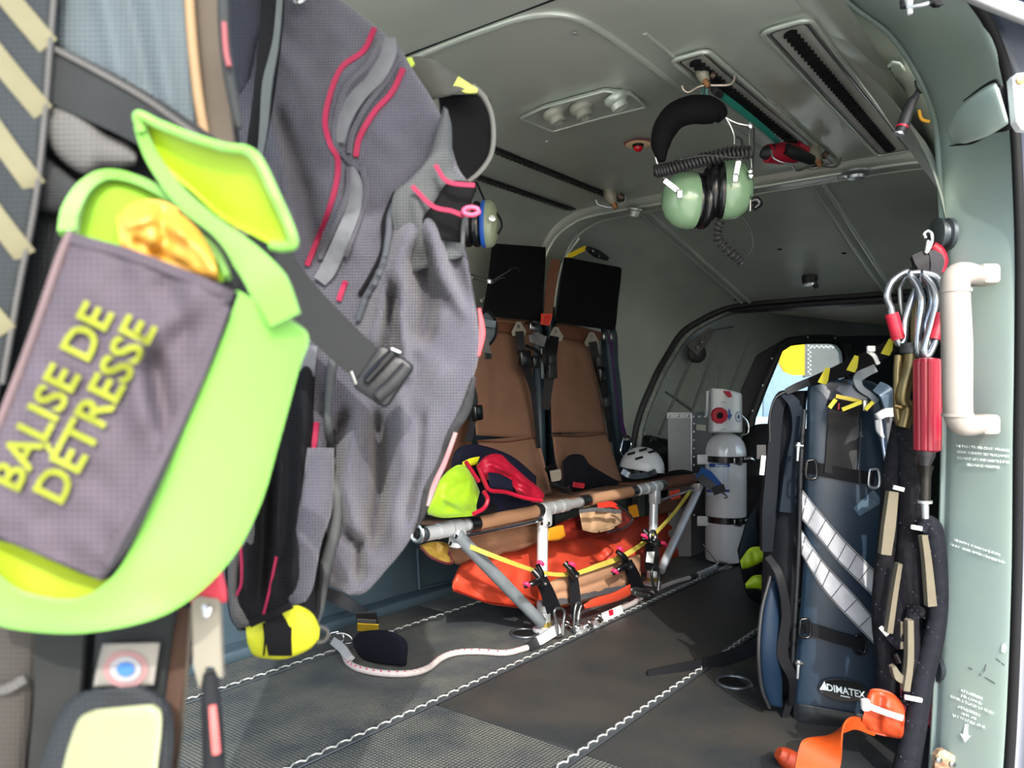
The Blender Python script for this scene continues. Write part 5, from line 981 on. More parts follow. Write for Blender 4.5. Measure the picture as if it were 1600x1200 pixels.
pa = [(1032, 918, zf(918)), (1055, 909, zf(910)), (1080, 902, zf(903))]; ptube('rope', pa, 3.6, m_rope, r3, seg=10); ptube('black_collar', [(1078, 903, zf(903, .01)), (1090, 899, zf(899, .01))], 4.5, m_blk, r3)
ptube('white_sleeve', [(1090, 899, zf(899, .012)), (1118, 887, zf(888, .012))], 5, m_alu, r3); tube('snap_hook', [P(x, y, zf(885, .012)) for x, y in ((1116, 884), (1124, 878), (1136, 880), (1144, 885), (1134, 890), (1122, 890))], .004, m_steel, r3, 8, closed=True, smooth=False)
ptube('steel_wire', [(1098, 850, 2.75), (1120, 878, 2.73)], 1, m_chrome, r3, seg=6)
# navy knee pad, black strap with yellow end
tag(loft('knee_pad', [(550, 1000, 552, 1010, zf(1020, .03), zf(1020, .02)), (562, 988, 566, 1030, zf(1020, .05), zf(1030, .008)), (590, 984, 592, 1037, zf(1020, .06), zf(1037, .006)), (615, 988, 618, 1040, zf(1020, .06), zf(1040, .006)), (634, 1000, 634, 1040, zf(1020, .05), zf(1040, .006)), (638, 1015, 636, 1030, zf(1020, .03), zf(1030, .01))], M('#121826', .7, 0, .1), None, 16, 24, .012, .008), 'rounded navy foam pad lying on the floor beside the snap hook', 'pad')
bs = thing('black_strap', 'flat black floor strap with a yellow folded end in front of the far wall', 'strap', PZ(560, 975, 0))
pstrap('webbing', [(505, 925, zf(965, .05)), (530, 936, zf(965, .04)), (556, 950, zf(972, .03)), (580, 962, zf(985, .02))], [18, 20, 18, 6], .003, m_blk, bs)
pstrap('folded_end', [(572, 957, zf(990, .03)), (574, 972, zf(990, .02)), (575, 986, zf(992, .01))], [32, 33, 34], .004, m_blk, bs)
pstrap('yellow_end', [(575, 975, zf(990, .024)), (575, 986, zf(990, .014))], 33, .003, M('#d8b42c', .6), bs); pstrap('grey_stitching', [(573, 968, zf(990, .03)), (573, 973, zf(990, .027))], 30, .002, m_grey, bs)
tag(pstrap('black_strap', [(1012, 1052, zf(1052, .006)), (1060, 1046, zf(1046, .006)), (1110, 1036, zf(1036, .01)), (1160, 1020, zf(1020, .03)), (1210, 1000, zf(1010, .06))], [10, 18, 20, 22, 24], .004, M('#12151c', .75)), 'flat dark strap trailing from the blue backpack across the floor', 'strap')

MF[0] = 1.; MSAT[0] = 1.
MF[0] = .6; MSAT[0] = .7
# ================================================================ OXYGEN BOTTLE, METAL BOX
ox = thing('oxygen_bottle', 'tall white oxygen cylinder with valve shroud, black bands and blue-printed label', 'oxygen bottle', P(1134, 876, 2.83))
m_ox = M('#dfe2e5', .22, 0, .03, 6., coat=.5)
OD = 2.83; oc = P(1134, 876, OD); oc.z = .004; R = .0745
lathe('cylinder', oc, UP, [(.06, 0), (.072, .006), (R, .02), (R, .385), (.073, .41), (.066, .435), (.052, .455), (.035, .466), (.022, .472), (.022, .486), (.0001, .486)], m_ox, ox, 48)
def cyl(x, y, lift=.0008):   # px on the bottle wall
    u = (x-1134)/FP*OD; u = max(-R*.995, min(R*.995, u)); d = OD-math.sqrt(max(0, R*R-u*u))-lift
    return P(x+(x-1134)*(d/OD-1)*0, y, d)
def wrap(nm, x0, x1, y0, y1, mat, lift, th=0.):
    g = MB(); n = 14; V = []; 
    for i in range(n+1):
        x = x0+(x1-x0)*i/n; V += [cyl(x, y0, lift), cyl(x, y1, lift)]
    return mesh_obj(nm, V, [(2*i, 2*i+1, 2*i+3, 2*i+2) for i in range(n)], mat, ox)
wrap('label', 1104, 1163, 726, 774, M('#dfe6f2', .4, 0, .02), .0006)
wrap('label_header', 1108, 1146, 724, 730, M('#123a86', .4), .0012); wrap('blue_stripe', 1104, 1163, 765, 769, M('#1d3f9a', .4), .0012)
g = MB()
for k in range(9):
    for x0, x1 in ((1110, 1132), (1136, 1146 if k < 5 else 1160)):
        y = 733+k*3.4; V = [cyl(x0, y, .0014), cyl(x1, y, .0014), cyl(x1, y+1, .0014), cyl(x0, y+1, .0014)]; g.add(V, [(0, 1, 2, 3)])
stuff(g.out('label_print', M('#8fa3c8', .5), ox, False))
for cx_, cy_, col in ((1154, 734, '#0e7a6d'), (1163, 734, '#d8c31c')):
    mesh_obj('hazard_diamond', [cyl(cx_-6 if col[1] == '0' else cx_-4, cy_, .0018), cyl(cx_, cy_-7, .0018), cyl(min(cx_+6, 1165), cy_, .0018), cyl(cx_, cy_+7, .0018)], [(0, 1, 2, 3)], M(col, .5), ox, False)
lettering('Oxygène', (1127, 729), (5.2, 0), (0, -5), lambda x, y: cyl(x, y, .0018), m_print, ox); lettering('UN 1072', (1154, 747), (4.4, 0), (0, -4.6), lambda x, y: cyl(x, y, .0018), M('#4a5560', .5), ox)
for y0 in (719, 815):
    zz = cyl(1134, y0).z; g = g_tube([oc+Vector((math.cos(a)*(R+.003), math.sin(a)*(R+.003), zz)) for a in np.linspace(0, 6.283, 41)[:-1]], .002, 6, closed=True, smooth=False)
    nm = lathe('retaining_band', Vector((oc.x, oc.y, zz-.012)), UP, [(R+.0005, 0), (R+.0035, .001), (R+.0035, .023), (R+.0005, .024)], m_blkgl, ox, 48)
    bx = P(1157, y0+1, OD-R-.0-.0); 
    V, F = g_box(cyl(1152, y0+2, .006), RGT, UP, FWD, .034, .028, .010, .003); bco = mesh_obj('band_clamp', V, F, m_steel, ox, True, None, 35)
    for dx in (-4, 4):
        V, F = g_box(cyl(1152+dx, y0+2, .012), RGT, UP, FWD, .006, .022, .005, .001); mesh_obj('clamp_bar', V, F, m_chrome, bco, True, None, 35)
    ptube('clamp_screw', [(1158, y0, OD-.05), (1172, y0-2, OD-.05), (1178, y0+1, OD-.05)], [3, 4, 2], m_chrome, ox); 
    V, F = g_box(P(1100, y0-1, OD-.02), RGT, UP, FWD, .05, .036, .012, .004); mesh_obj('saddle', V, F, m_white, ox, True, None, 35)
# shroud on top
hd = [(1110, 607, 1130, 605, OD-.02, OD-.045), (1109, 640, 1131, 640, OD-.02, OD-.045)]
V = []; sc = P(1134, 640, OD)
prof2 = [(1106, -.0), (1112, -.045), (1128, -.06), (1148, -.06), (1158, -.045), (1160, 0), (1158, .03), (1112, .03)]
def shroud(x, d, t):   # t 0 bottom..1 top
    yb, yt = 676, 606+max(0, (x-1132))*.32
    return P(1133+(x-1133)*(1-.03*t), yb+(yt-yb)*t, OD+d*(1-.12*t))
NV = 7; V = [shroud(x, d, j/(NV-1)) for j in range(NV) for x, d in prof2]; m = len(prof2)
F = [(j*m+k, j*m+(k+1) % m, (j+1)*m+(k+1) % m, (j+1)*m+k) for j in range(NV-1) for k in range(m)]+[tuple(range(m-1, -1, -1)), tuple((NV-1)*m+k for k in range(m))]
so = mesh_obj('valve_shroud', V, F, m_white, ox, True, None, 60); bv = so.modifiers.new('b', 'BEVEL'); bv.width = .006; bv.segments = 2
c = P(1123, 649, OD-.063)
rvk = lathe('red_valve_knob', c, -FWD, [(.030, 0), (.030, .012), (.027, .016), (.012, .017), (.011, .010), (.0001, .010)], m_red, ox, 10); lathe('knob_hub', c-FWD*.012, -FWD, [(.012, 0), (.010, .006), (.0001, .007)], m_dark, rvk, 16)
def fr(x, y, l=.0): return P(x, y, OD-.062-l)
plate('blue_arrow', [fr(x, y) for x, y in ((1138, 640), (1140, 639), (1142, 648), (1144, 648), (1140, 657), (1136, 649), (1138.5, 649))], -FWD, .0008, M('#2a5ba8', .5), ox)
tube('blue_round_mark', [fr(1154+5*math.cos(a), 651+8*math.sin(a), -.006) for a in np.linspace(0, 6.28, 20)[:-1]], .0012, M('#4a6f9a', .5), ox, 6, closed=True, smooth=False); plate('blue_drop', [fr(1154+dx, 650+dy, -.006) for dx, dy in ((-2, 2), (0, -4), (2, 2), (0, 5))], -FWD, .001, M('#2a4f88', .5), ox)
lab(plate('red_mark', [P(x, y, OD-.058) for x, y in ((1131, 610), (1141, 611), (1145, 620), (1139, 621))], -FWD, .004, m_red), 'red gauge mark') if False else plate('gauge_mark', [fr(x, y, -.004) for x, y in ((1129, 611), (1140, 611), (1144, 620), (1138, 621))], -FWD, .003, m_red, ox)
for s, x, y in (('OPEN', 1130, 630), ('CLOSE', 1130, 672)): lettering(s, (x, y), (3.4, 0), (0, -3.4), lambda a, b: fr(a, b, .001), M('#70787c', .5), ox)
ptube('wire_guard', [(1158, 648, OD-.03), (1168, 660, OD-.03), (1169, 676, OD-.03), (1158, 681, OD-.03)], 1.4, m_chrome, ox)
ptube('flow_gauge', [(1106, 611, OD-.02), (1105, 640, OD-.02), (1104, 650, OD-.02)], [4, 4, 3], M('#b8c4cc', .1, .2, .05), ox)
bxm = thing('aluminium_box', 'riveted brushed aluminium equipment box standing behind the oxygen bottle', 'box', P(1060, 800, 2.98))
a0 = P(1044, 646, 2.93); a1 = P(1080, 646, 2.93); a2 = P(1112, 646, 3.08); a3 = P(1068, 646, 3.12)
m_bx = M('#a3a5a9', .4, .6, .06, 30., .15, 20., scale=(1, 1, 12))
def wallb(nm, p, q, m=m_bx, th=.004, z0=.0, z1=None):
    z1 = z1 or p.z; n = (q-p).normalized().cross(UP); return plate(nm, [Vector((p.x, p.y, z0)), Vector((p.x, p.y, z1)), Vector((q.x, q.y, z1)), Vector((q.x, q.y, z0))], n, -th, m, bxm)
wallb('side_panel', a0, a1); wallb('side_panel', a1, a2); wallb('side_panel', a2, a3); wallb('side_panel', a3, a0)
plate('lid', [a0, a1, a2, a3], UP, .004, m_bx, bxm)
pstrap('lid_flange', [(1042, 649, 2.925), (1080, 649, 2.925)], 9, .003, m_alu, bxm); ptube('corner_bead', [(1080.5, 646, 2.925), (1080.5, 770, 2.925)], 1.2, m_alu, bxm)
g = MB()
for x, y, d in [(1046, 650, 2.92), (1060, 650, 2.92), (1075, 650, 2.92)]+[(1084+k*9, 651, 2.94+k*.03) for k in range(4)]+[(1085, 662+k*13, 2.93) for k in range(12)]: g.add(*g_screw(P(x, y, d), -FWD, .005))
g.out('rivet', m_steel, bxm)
plate('rating_plate', [P(x, y, 2.955) for x, y in ((1088, 663), (1103, 664), (1103, 673), (1088, 672))], -FWD, .001, M('#b9bfae', .5, 0, .2, 90.), bxm)
ptube('carry_handle', [(1016, 690, 3.2), (1020, 684, 3.2), (1026, 688, 3.2)], 2, m_blk, bxm)
bl = thing('blue_tie_strap', 'blue and black ratchet strap end dangling before the oxygen bottle', 'strap', P(1115, 770, 2.6))
pstrap('webbing', [(1092, 738, 2.62), (1104, 746, 2.6), (1118, 758, 2.58), (1128, 766, 2.58)], [20, 24, 18, 12], .004, M('#1c4a8a', .6, 0, .15), bl); pstrap('black_edge', [(1092, 744, 2.61), (1104, 754, 2.59), (1122, 768, 2.57)], [12, 14, 10], .006, m_blk, bl)
pstrap('buckle', [(1114, 768, 2.56), (1132, 762, 2.56)], [12, 12], .012, m_blk, bl); ptube('hook', [(1128, 770, 2.56), (1134, 773, 2.56), (1136, 777, 2.56), (1131, 778, 2.56)], 1.4, m_steel, bl)
# ================================================================ HEADSETS
m_cup = M('#93b993', .22, 0, .03, 6., coat=.4); m_foam = M('#111116', .85, 0, .2, 20., .3, 120.)
hs = thing('pilot_headset', 'pale green pilot headset with black padded band hanging from the ceiling hook', 'headset', P(1108, 360, 1.55))
H = 1.55
def cup(root, x, y, rx, ry, d, tilt, mat, nm='ear_cup', ang=0):
    c = P(x, y, d); ax = (RGT*math.cos(tilt)-FWD*math.sin(tilt)).normalized(); V = []; F = []; seg = 28
    pr = [(.0001, -1.), (.35, -.96), (.62, -.82), (.84, -.58), (.96, -.28), (1., .0), (1., .25), (.96, .34)]
    ca, sa = math.cos(ang), math.sin(ang); u = UP*ca+RGT*sa; u = (u-ax*u.dot(ax)).normalized(); w = ax.cross(u); r1 = ry/FP*d; r2 = r1*.78; dep = rx/FP*d
    for r, h in pr:
        for k in range(seg): t = 2*math.pi*k/seg; V.append(c+ax*h*dep+(u*math.cos(t)*r1+w*math.sin(t)*r2)*r)
    for i in range(len(pr)-1):
        for k in range(seg): F.append((i*seg+k, i*seg+(k+1) % seg, (i+1)*seg+(k+1) % seg, (i+1)*seg+k))
    F.append(tuple((len(pr)-1)*seg+k for k in range(seg)))
    return mesh_obj(nm, V, F, mat, root, True, None, 50), c, ax, u, w, r1, r2, dep
def cushion(root, c, ax, u, w, r1, r2, off, tr, mat):
    return tube('ear_cushion', [c+ax*off+(u*math.cos(a)*(r1-tr)+w*math.sin(a)*(r2-tr)) for a in np.linspace(0, 6.283, 29)[:-1]], tr, mat, root, 10, closed=True, smooth=False)
o, c, ax, u, w, r1, r2, dep = cup(hs, 1072, 313, 38, 45, H, -.22, m_cup, ang=.17)
for off, tr in ((dep*.36, .012), (dep*.72, .012)): cushion(o, c, ax, u, w, r1*.98, r2, off, tr, m_blkgl)
lathe('cushion_back', c+ax*dep*.4, ax, [(r2*.9, 0), (r2*.9, dep*.7), (.0001, dep*.7)], m_foam, hs)
o, c, ax, u, w, r1, r2, dep = cup(hs, 1140, 296, -36, 47, H, .12, m_cup, ang=-.03)
for off, tr in ((-dep*.36, .012), (-dep*.72, .012)): cushion(o, c, ax, u, w, r1*.98, r2, -abs(off) if dep > 0 else -abs(off), tr, m_blkgl)
lathe('cushion_back', c-ax*abs(dep)*.35, -ax, [(r2*.9, 0), (r2*.9, abs(dep)*.7), (.0001, abs(dep)*.7)], m_foam, hs)
ptube('headband_wire', [(1032, 268, H), (1024, 240, H), (1026, 205, H), (1042, 176, H), (1070, 160, H-.01), (1105, 163, H-.02), (1132, 182, H-.02), (1146, 206, H-.02), (1148, 226, H-.02)], 2.2, m_chrome, hs)
ptube('headband_wire', [(1028, 262, H-.02), (1034, 272, H-.02), (1040, 280, H-.02)], 2, m_chrome, hs)
ptube('head_pad', [(1034, 252, H-.005), (1032, 228, H-.005), (1038, 204, H-.01), (1054, 182, H-.015), (1078, 172, H-.02), (1104, 172, H-.025), (1122, 178, H-.025), (1130, 186, H-.025)], [6, 15, 19, 21, 22, 22, 17, 8], m_foam, hs, seg=16, n=50)
for pts_, m_ in (([(1038, 282), (1046, 288), (1056, 296), (1063, 304)], m_aludk), ([(1154, 250), (1152, 262), (1150, 272), (1149, 278)], m_aludk)):
    pstrap('yoke', [(x, y, H-.07 if x < 1100 else H-.075) for x, y in pts_], 8, .003, m_alu, hs)
for x, y in ((1062, 303), (1149, 278)):
    V, F = g_box(P(x, y, H-.078), RGT, UP, FWD, .012, .018, .006, .003); mesh_obj('slider', V, F, m_alu, hs, True, None, 35)
# linkage at the right
ptube('linkage', [(1134, 184, H-.02), (1150, 192, H-.02), (1168, 196, H-.02), (1172, 200, H-.02)], 2.4, m_chrome, hs)
ptube('linkage', [(1172, 196, H-.03), (1171, 230, H-.03), (1174, 262, H-.03), (1172, 330, H-.02)], 1.8, m_steel, hs)
for x, y in ((1172, 197), (1172, 268), (1173, 275)): V, F = g_lathe(P(x, y, H-.045), -FWD, [(.006, 0), (.006, .006), (.003, .008), (.0001, .008)], 12); mesh_obj('joint', V, F, m_chrome, hs, True, None, 40)
ptube('mic_boom', [(1178, 200, H-.03), (1178, 240, H-.03), (1174, 280, H-.03), (1172, 310, H-.03)], 1.4, m_blk, hs); ptube('cable', [(1146, 212, H), (1158, 218, H), (1160, 232, H)], 1.6, m_blk, hs)
ptube('mic', [(1172, 316, H-.02), (1180, 312, H-.02), (1186, 318, H-.02), (1178, 326, H-.02)], [4, 6, 6, 4], m_blkgl, hs)
def coil(nm, root, path, rad, turns, r, d):
    s = spl(path, turns*14); pts = []
    for i, (x, y) in enumerate(s):
        a = s[max(0, i-1)]; b = s[min(len(s)-1, i+1)]; t = np.array([b[0]-a[0], b[1]-a[1]]); t = t/(np.linalg.norm(t)+1e-9); ph = i/14*2*math.pi
        pts.append(P(x-t[1]*rad*math.cos(ph), y+t[0]*rad*math.cos(ph), d+rad/FP*d*math.sin(ph)))
    V, F, U = g_tube(pts, r, 6, smooth=False); return mesh_obj(nm, V, F, m_blk, root, True, U, 60)
coil('coiled_cable', hs, [(1022, 268), (1045, 264), (1075, 256), (1105, 248), (1140, 240), (1174, 238)], 9, 26, .0028, H-.08)
coil('coiled_cable', hs, [(1126, 344), (1122, 360), (1124, 376), (1138, 392), (1152, 402), (1160, 412)], 7, 11, .0018, H)
ptube('cable', [(1160, 340, H), (1172, 358, H), (1176, 385, H), (1166, 402, H), (1154, 416, H)], 1.2, m_blk, hs); ptube('cable', [(1060, 250, H-.085), (1100, 243, H-.09), (1150, 246, H-.09), (1178, 240, H-.085)], 2, m_blk, hs)
ptube('hanging_loop', [(1100, 134, H), (1097, 150, H), (1098, 162, H)], 2.5, M('#6fa5a0', .6), hs); ptube('hanging_loop', [(1104, 134, H-.01), (1104, 150, H-.01), (1103, 162, H-.01)], 2.5, M('#6fa5a0', .6), hs)
# second headset, half hidden by the jacket
h2 = thing('blue_headset', 'grey-green headset with blue ear seals half hidden behind the grey jacket', 'headset', P(750, 400, 1.75))
o, c, ax, u, w, r1, r2, dep = cup(h2, 764, 350, -16, 38, 1.75, .1, M('#9aa88d', .3, 0, .05, coat=.3), ang=-.1)
cushion(o, c, ax, u, w, r1, r2, -.008, .011, M('#1f5bc4', .5)); cushion(o, c, ax, u, w, r1*.95, r2*.95, -.028, .012, m_blkgl); cushion(o, c, ax, u, w, r1*.95, r2*.95, -.048, .012, m_blkgl)
cushion(o, c, ax, u, w, r1*.98, r2, -.062, .010, M('#1f6fd0', .5))
ptube('headband', [(742, 300, 1.75), (744, 285, 1.75), (760, 318, 1.75), (778, 336, 1.73), (784, 352, 1.72), (778, 366, 1.72)], 1.8, m_dark, h2); lathe('chrome_joint', P(769, 342, 1.69), -FWD, [(.007, 0), (.007, .006), (.0001, .007)], m_chrome, h2)
# ================================================================ HANGING TOOLS on the ceiling
gc = thing('green_cord', 'turquoise flat cord stretched along the notched ceiling rail', 'cord', PZ(1165, 180, 1.25))
pstrap('cord', [(1120, 143, 1.56), (1150, 166, 1.66), (1190, 198, 1.80), (1216, 222, 1.90)], [9, 10, 9, 8], .004, M('#0e9a86', .5, 0, .08), gc); ptube('black_end', [(1116, 140, 1.545), (1126, 148, 1.58)], 6, m_blk, gc)
tl_ = thing('red_torch', 'red and black hand torch strapped under the end of the ceiling rail', 'torch', P(1225, 245, 1.88))
ptube('head', [(1190, 236, 1.86), (1196, 238, 1.86), (1208, 238, 1.86)], [8, 11, 13], m_blk, tl_, seg=16); ptube('body', [(1198, 240, 1.86), (1222, 240, 1.87), (1244, 240, 1.88)], [14, 17, 15], m_red, tl_, seg=16)
ptube('grip', [(1228, 232, 1.84), (1244, 240, 1.85), (1268, 250, 1.88)], [9, 10, 8], m_blk, tl_, seg=14); ptube('wire_clip', [(1205, 235, 1.84), (1210, 248, 1.83), (1232, 256, 1.83), (1252, 256, 1.85)], 1.6, m_alu, tl_)
ptube('red_tail', [(1246, 226, 1.87), (1262, 236, 1.88)], 6, m_red, tl_)
t2 = thing('black_torch', 'slim black torch with a red ring clipped to the ceiling by the door arch', 'torch', P(1415, 170, 1.3))
ptube('body', [(1434, 137, 1.22), (1431, 150, 1.22), (1424, 160, 1.22), (1417, 178, 1.22), (1411, 196, 1.22), (1406, 208, 1.22)], [1.5, 5, 7.5, 9, 9, 8], m_blk, t2, seg=16); ptube('red_ring', [(1410, 197, 1.22), (1409, 200, 1.22)], 9.4, m_red, t2, seg=16); ptube('lens', [(1405, 208, 1.22), (1404, 211, 1.22)], 8, m_alu, t2, seg=16)
ptube('clip', [(1430, 126, 1.215), (1432, 136, 1.215), (1440, 146, 1.215)], 1.6, m_dark, t2); ptube('yellow_cord', [(1436, 172, 1.3), (1440, 186, 1.3), (1452, 190, 1.3)], 2.6, M('#e0a51c', .5), t2)
# ================================================================ RIGHT: backpack, ropes and rescue gear
bpk = thing('rescue_backpack', 'tall navy blue rescue backpack with two diagonal reflective bands standing by the pillar', 'backpack', P(1320, 1150, 1.5))
m_bag = M('#1a3042', .42, 0, .08, 5., .15, 60.); BD = 1.47
loft('front_panel', [(1268, 596, 1318, 592, BD+.03, BD+.03), (1262, 606, 1372, 602, BD+.02, BD+.02), (1260, 660, 1400, 668, BD+.01, BD), (1257, 760, 1412, 780, BD, BD-.02), (1254, 900, 1412, 900, BD, BD-.02), (1246, 1000, 1410, 1000, BD, BD-.02), (1241, 1060, 1408, 1080, BD, BD-.02), (1240, 1110, 1406, 1130, BD, BD-.02), (1246, 1136, 1400, 1152, BD+.01, BD), (1262, 1146, 1380, 1156, BD+.03, BD+.03)], m_bag, bpk, 44, 90, .16, .03, folds=[([(1290, 640), (1320, 655), (1350, 640)], 14, .008), ([(1375, 620), (1385, 700)], 8, .010), ([(1370, 660), (1385, 720)], 7, -.008)], key='bag', pw=.4)
loft('base_boot', [(1240, 1098, 1410, 1126, BD-.005, BD-.03), (1240, 1116, 1410, 1140, BD-.005, BD-.03), (1244, 1142, 1404, 1158, BD+.0, BD-.0), (1262, 1154, 1380, 1166, BD+.03, BD+.03)], M('#14191f', .5, 0, .15, 12., .3, 60.), bpk, 30, 20, .16, .03, pw=.4)
pstrap('dark_panel', [(1318, 640), (1316, 700), (1310, 742)], [48, 50, 46], .003, M('#15181c', .45, 0, .1), bpk, surf='bag', lift=.003)
ptube('panel_edge', [(1346, 655), (1344, 700), (1341, 735)], .8, m_grey, bpk, surf='bag', lift=.005)
def bagstrap(a, b, w):
    pstrap('compression_strap', [a, ((a[0]+b[0])/2, (a[1]+b[1])/2+1), b], w, .003, m_belt, bpk, surf='bag', lift=.006)
bagstrap((1262, 730), (1366, 748), 20); bagstrap((1252, 978), (1350, 1008), 19)
def slide(x, y, m, a=.1):
    pts = [(x-7, y-13), (x+6, y-12), (x+7, y+13), (x-8, y+12)]
    ptube('strap_slider', [(px_, py_, BD-.045) for px_, py_ in pts], 2.4, m, bpk, closed=True, n=28)
slide(1268, 733, m_blkgl); slide(1366, 747, m_alu); slide(1258, 981, m_blkgl); slide(1344, 1006, m_blkgl)
m_refl = M('#f4f5f8', .35, .25, .10, 40., .3, 90.)
for rr in ([(1253, 764, 812), (1280, 798, 843), (1310, 833, 878), (1340, 864, 908), (1378, 902, 946)], [(1252, 827, 866), (1275, 862, 905), (1300, 892, 938), (1340, 935, 980), (1380, 984, 1022)]):
    bdo = loft('reflective_band', [(x, t, x, u, sdep('bag', x, t)-.004, sdep('bag', x, u)-.004) for x, t, u in rr], m_refl, bpk, 12, 40, .003, .001, key='band')
    g = MB(); S_ = spl(rr, 60)
    for k in range(4, 60, 8):
        x, t, u = S_[k]; x2, _, u2 = S_[max(0, k-7)]; V, F, U = ptube('x', [(x, t+2), ((x+x2)/2, (t+u2)/2), (x2, u2-2)], .6, None, surf='bag', lift=.0075, raw=True, seg=5); g.add(V, F, U)
    for o_ in (3, -3):
        V, F, U = ptube('x', [(q[0], (q[1] if o_ > 0 else q[2])+o_) for q in S_[::6]], .5, None, surf='bag', lift=.0072, raw=True, seg=5); g.add(V, F, U)
    g.out('band_stitching', m_grey, bdo)
pstrap('reflective_scuff', [(1338, 800), (1372, 775)], [16, 24], .001, M('#5d7384', .4, .1, .15, 90.), bpk, surf='bag', lift=.003)
bo = [on('bag', .004)(1317+38*math.cos(a)*1.0, 1078+17*math.sin(a)+ (38*math.cos(a))*.12) for a in np.linspace(0, 6.283, 37)[:-1]]
bdg = plate('badge', bo, -FWD, .002, M('#0e0f12', .4), bpk); tube('badge_rim', [p-FWD*.002 for p in bo], .0012, m_blk, bdg, 6, closed=True, smooth=False)
def bfl(x, y): return P(x, y, sdep('bag', x, y)-.0085)
lettering('DIMATEX', (1322, 1085), (14.2, 3.0), (-1.5, -15.5), bfl, m_print, bdg, .02)
plate('badge_triangle', [bfl(x, y) for x, y in ((1281, 1077), (1288, 1064), (1294, 1079))], -FWD, .0005, m_print, bdg); plate('badge_rule', [bfl(x, y) for x, y in ((1313, 1086), (1328, 1089), (1328, 1090.5), (1313, 1087.5))], -FWD, .0005, m_print, bdg)
# left edge zip and carrying straps
ptube('side_zip', [(1257, 640, BD+.0), (1252, 720, BD-.005), (1248, 860, BD-.005), (1240, 1000, BD-.005), (1236, 1080, BD+.0)], 3.4, M('#20242a', .5, .3, .3, 90.), bpk)
for y in (700, 1040):
    ptube('zip_pull', [(1248, y-8, BD-.02), (1247, y+4, BD-.022), (1246, y+20, BD-.022)], [3.5, 2.5, 2], m_alu, bpk); ptube('zip_slider', [(1243, y-4, BD-.02), (1254, y-3, BD-.02)], 4, m_chrome, bpk)
loft('back_padding', [(1216, 612, 1262, 610, BD+.09, BD+.04), (1200, 680, 1258, 660, BD+.09, BD+.04), (1196, 800, 1252, 800, BD+.09, BD+.03), (1190, 920, 1246, 930, BD+.09, BD+.03), (1194, 1000, 1240, 1010, BD+.09, BD+.03), (1222, 1090, 1238, 1090, BD+.07, BD+.03)], M('#0e1218', .75, 0, .2, 12., .3, 60.), bpk, 20, 40, .05, .02, wrinkle=.004, ws=40)
pstrap('shoulder_strap', [(1236, 618, BD+.05), (1222, 620, BD+.05), (1212, 650, BD+.05), (1206, 720, BD+.05), (1200, 800, BD+.05), (1197, 860, BD+.06)], [14, 16, 18, 20, 22, 16], .016, M('#0c131c', .7, 0, .15), bpk)
pstrap('shoulder_strap', [(1224, 616, BD+.04), (1240, 632, BD+.03), (1246, 670, BD+.03), (1236, 730, BD+.03), (1228, 800, BD+.03)], [10, 18, 20, 22, 24], .014, M('#111d2a', .7, 0, .15), bpk)
pstrap('reflective_tab', [(1193, 712, BD+.03), (1190, 742, BD+.03)], 7, .003, m_refl, bpk); pstrap('webbing_tab', [(1182, 706, BD+.04), (1196, 706, BD+.04)], 22, .006, m_blk, bpk)
ptube('thin_cord', [(1232, 610, BD+.03), (1212, 622, BD+.03), (1203, 650, BD+.03), (1203, 690, BD+.03)], 1.5, m_blk, bpk)
loft('hip_pad', [(1200, 905, 1216, 900, BD+.02, BD+.02), (1190, 960, 1220, 960, BD+.0, BD+.0), (1186, 1020, 1222, 1020, BD-.01, BD-.01), (1190, 1070, 1222, 1070, BD-.0, BD-.0), (1200, 1102, 1222, 1106, BD+.01, BD+.01)], M('#10263c', .6, 0, .1, 6., .2, 60.), bpk, 16, 30, .02, .012)
ptube('pad_piping', [(1204, 900, BD+.0), (1190, 955, BD-.01), (1185, 1020, BD-.02), (1190, 1075, BD-.01), (1202, 1106, BD)], 3, m_blk, bpk)
pstrap('black_webbing', [(1200, 870, BD), (1218, 900, BD-.02), (1228, 960, BD-.02), (1222, 1020, BD-.02), (1238, 1060, BD-.02), (1236, 1100, BD-.01)], [10, 12, 14, 18, 14, 8], .004, m_belt, bpk)
pstrap('black_webbing', [(1236, 1090, BD), (1226, 1120, BD), (1222, 1148, BD)], [12, 10, 14], .005, m_belt, bpk)
# top roll, striped grab strap and pull tabs
ttop = thing('striped_strap', 'black and yellow striped lifting strap rising from the backpack to the carabiners', 'strap', P(1300, 600, 1.45))
tp = [(1268, 596), (1300, 585), (1330, 572), (1366, 556), (1392, 542), (1404, 536)]
pstrap('strap', [(x, y, 1.46-.2*(x-1268)/136) for x, y in tp], [14, 20, 22, 22, 22, 18], .01, m_black, ttop, key if False else None)
for x, y in ((1290, 588), (1335, 569), (1389, 543)):
    dd = lambda q: 1.46-.2*(q-1268)/136-.011
    pstrap('yellow_stripe', [(x-6, y+11, dd(x-6)), (x, y, dd(x)), (x+7, y-12, dd(x+7))], 13, .001, M('#c3bb3a', .6, 0, .08), ttop)
pstrap('black_tail', [(1228, 612, BD+.03), (1246, 604, BD+.02), (1270, 594, BD), (1278, 590, BD)], [9, 12, 12, 8], .006, m_blk, ttop)
ptube('zip_tie', [(1356, 548, 1.31), (1366, 556, 1.305), (1372, 568, 1.31)], 3.4, m_wplast, ttop); V, F = g_box(P(1361, 545, 1.30), RGT, UP, FWD, .013, .010, .008, .002); mesh_obj('zip_tie_head', V, F, m_wplast, ttop, True, None, 35)
tt = thing('bag_handle', 'crumpled silver and black pull straps with a striped yellow handle on top of the backpack', 'handle', P(1340, 640, 1.4))
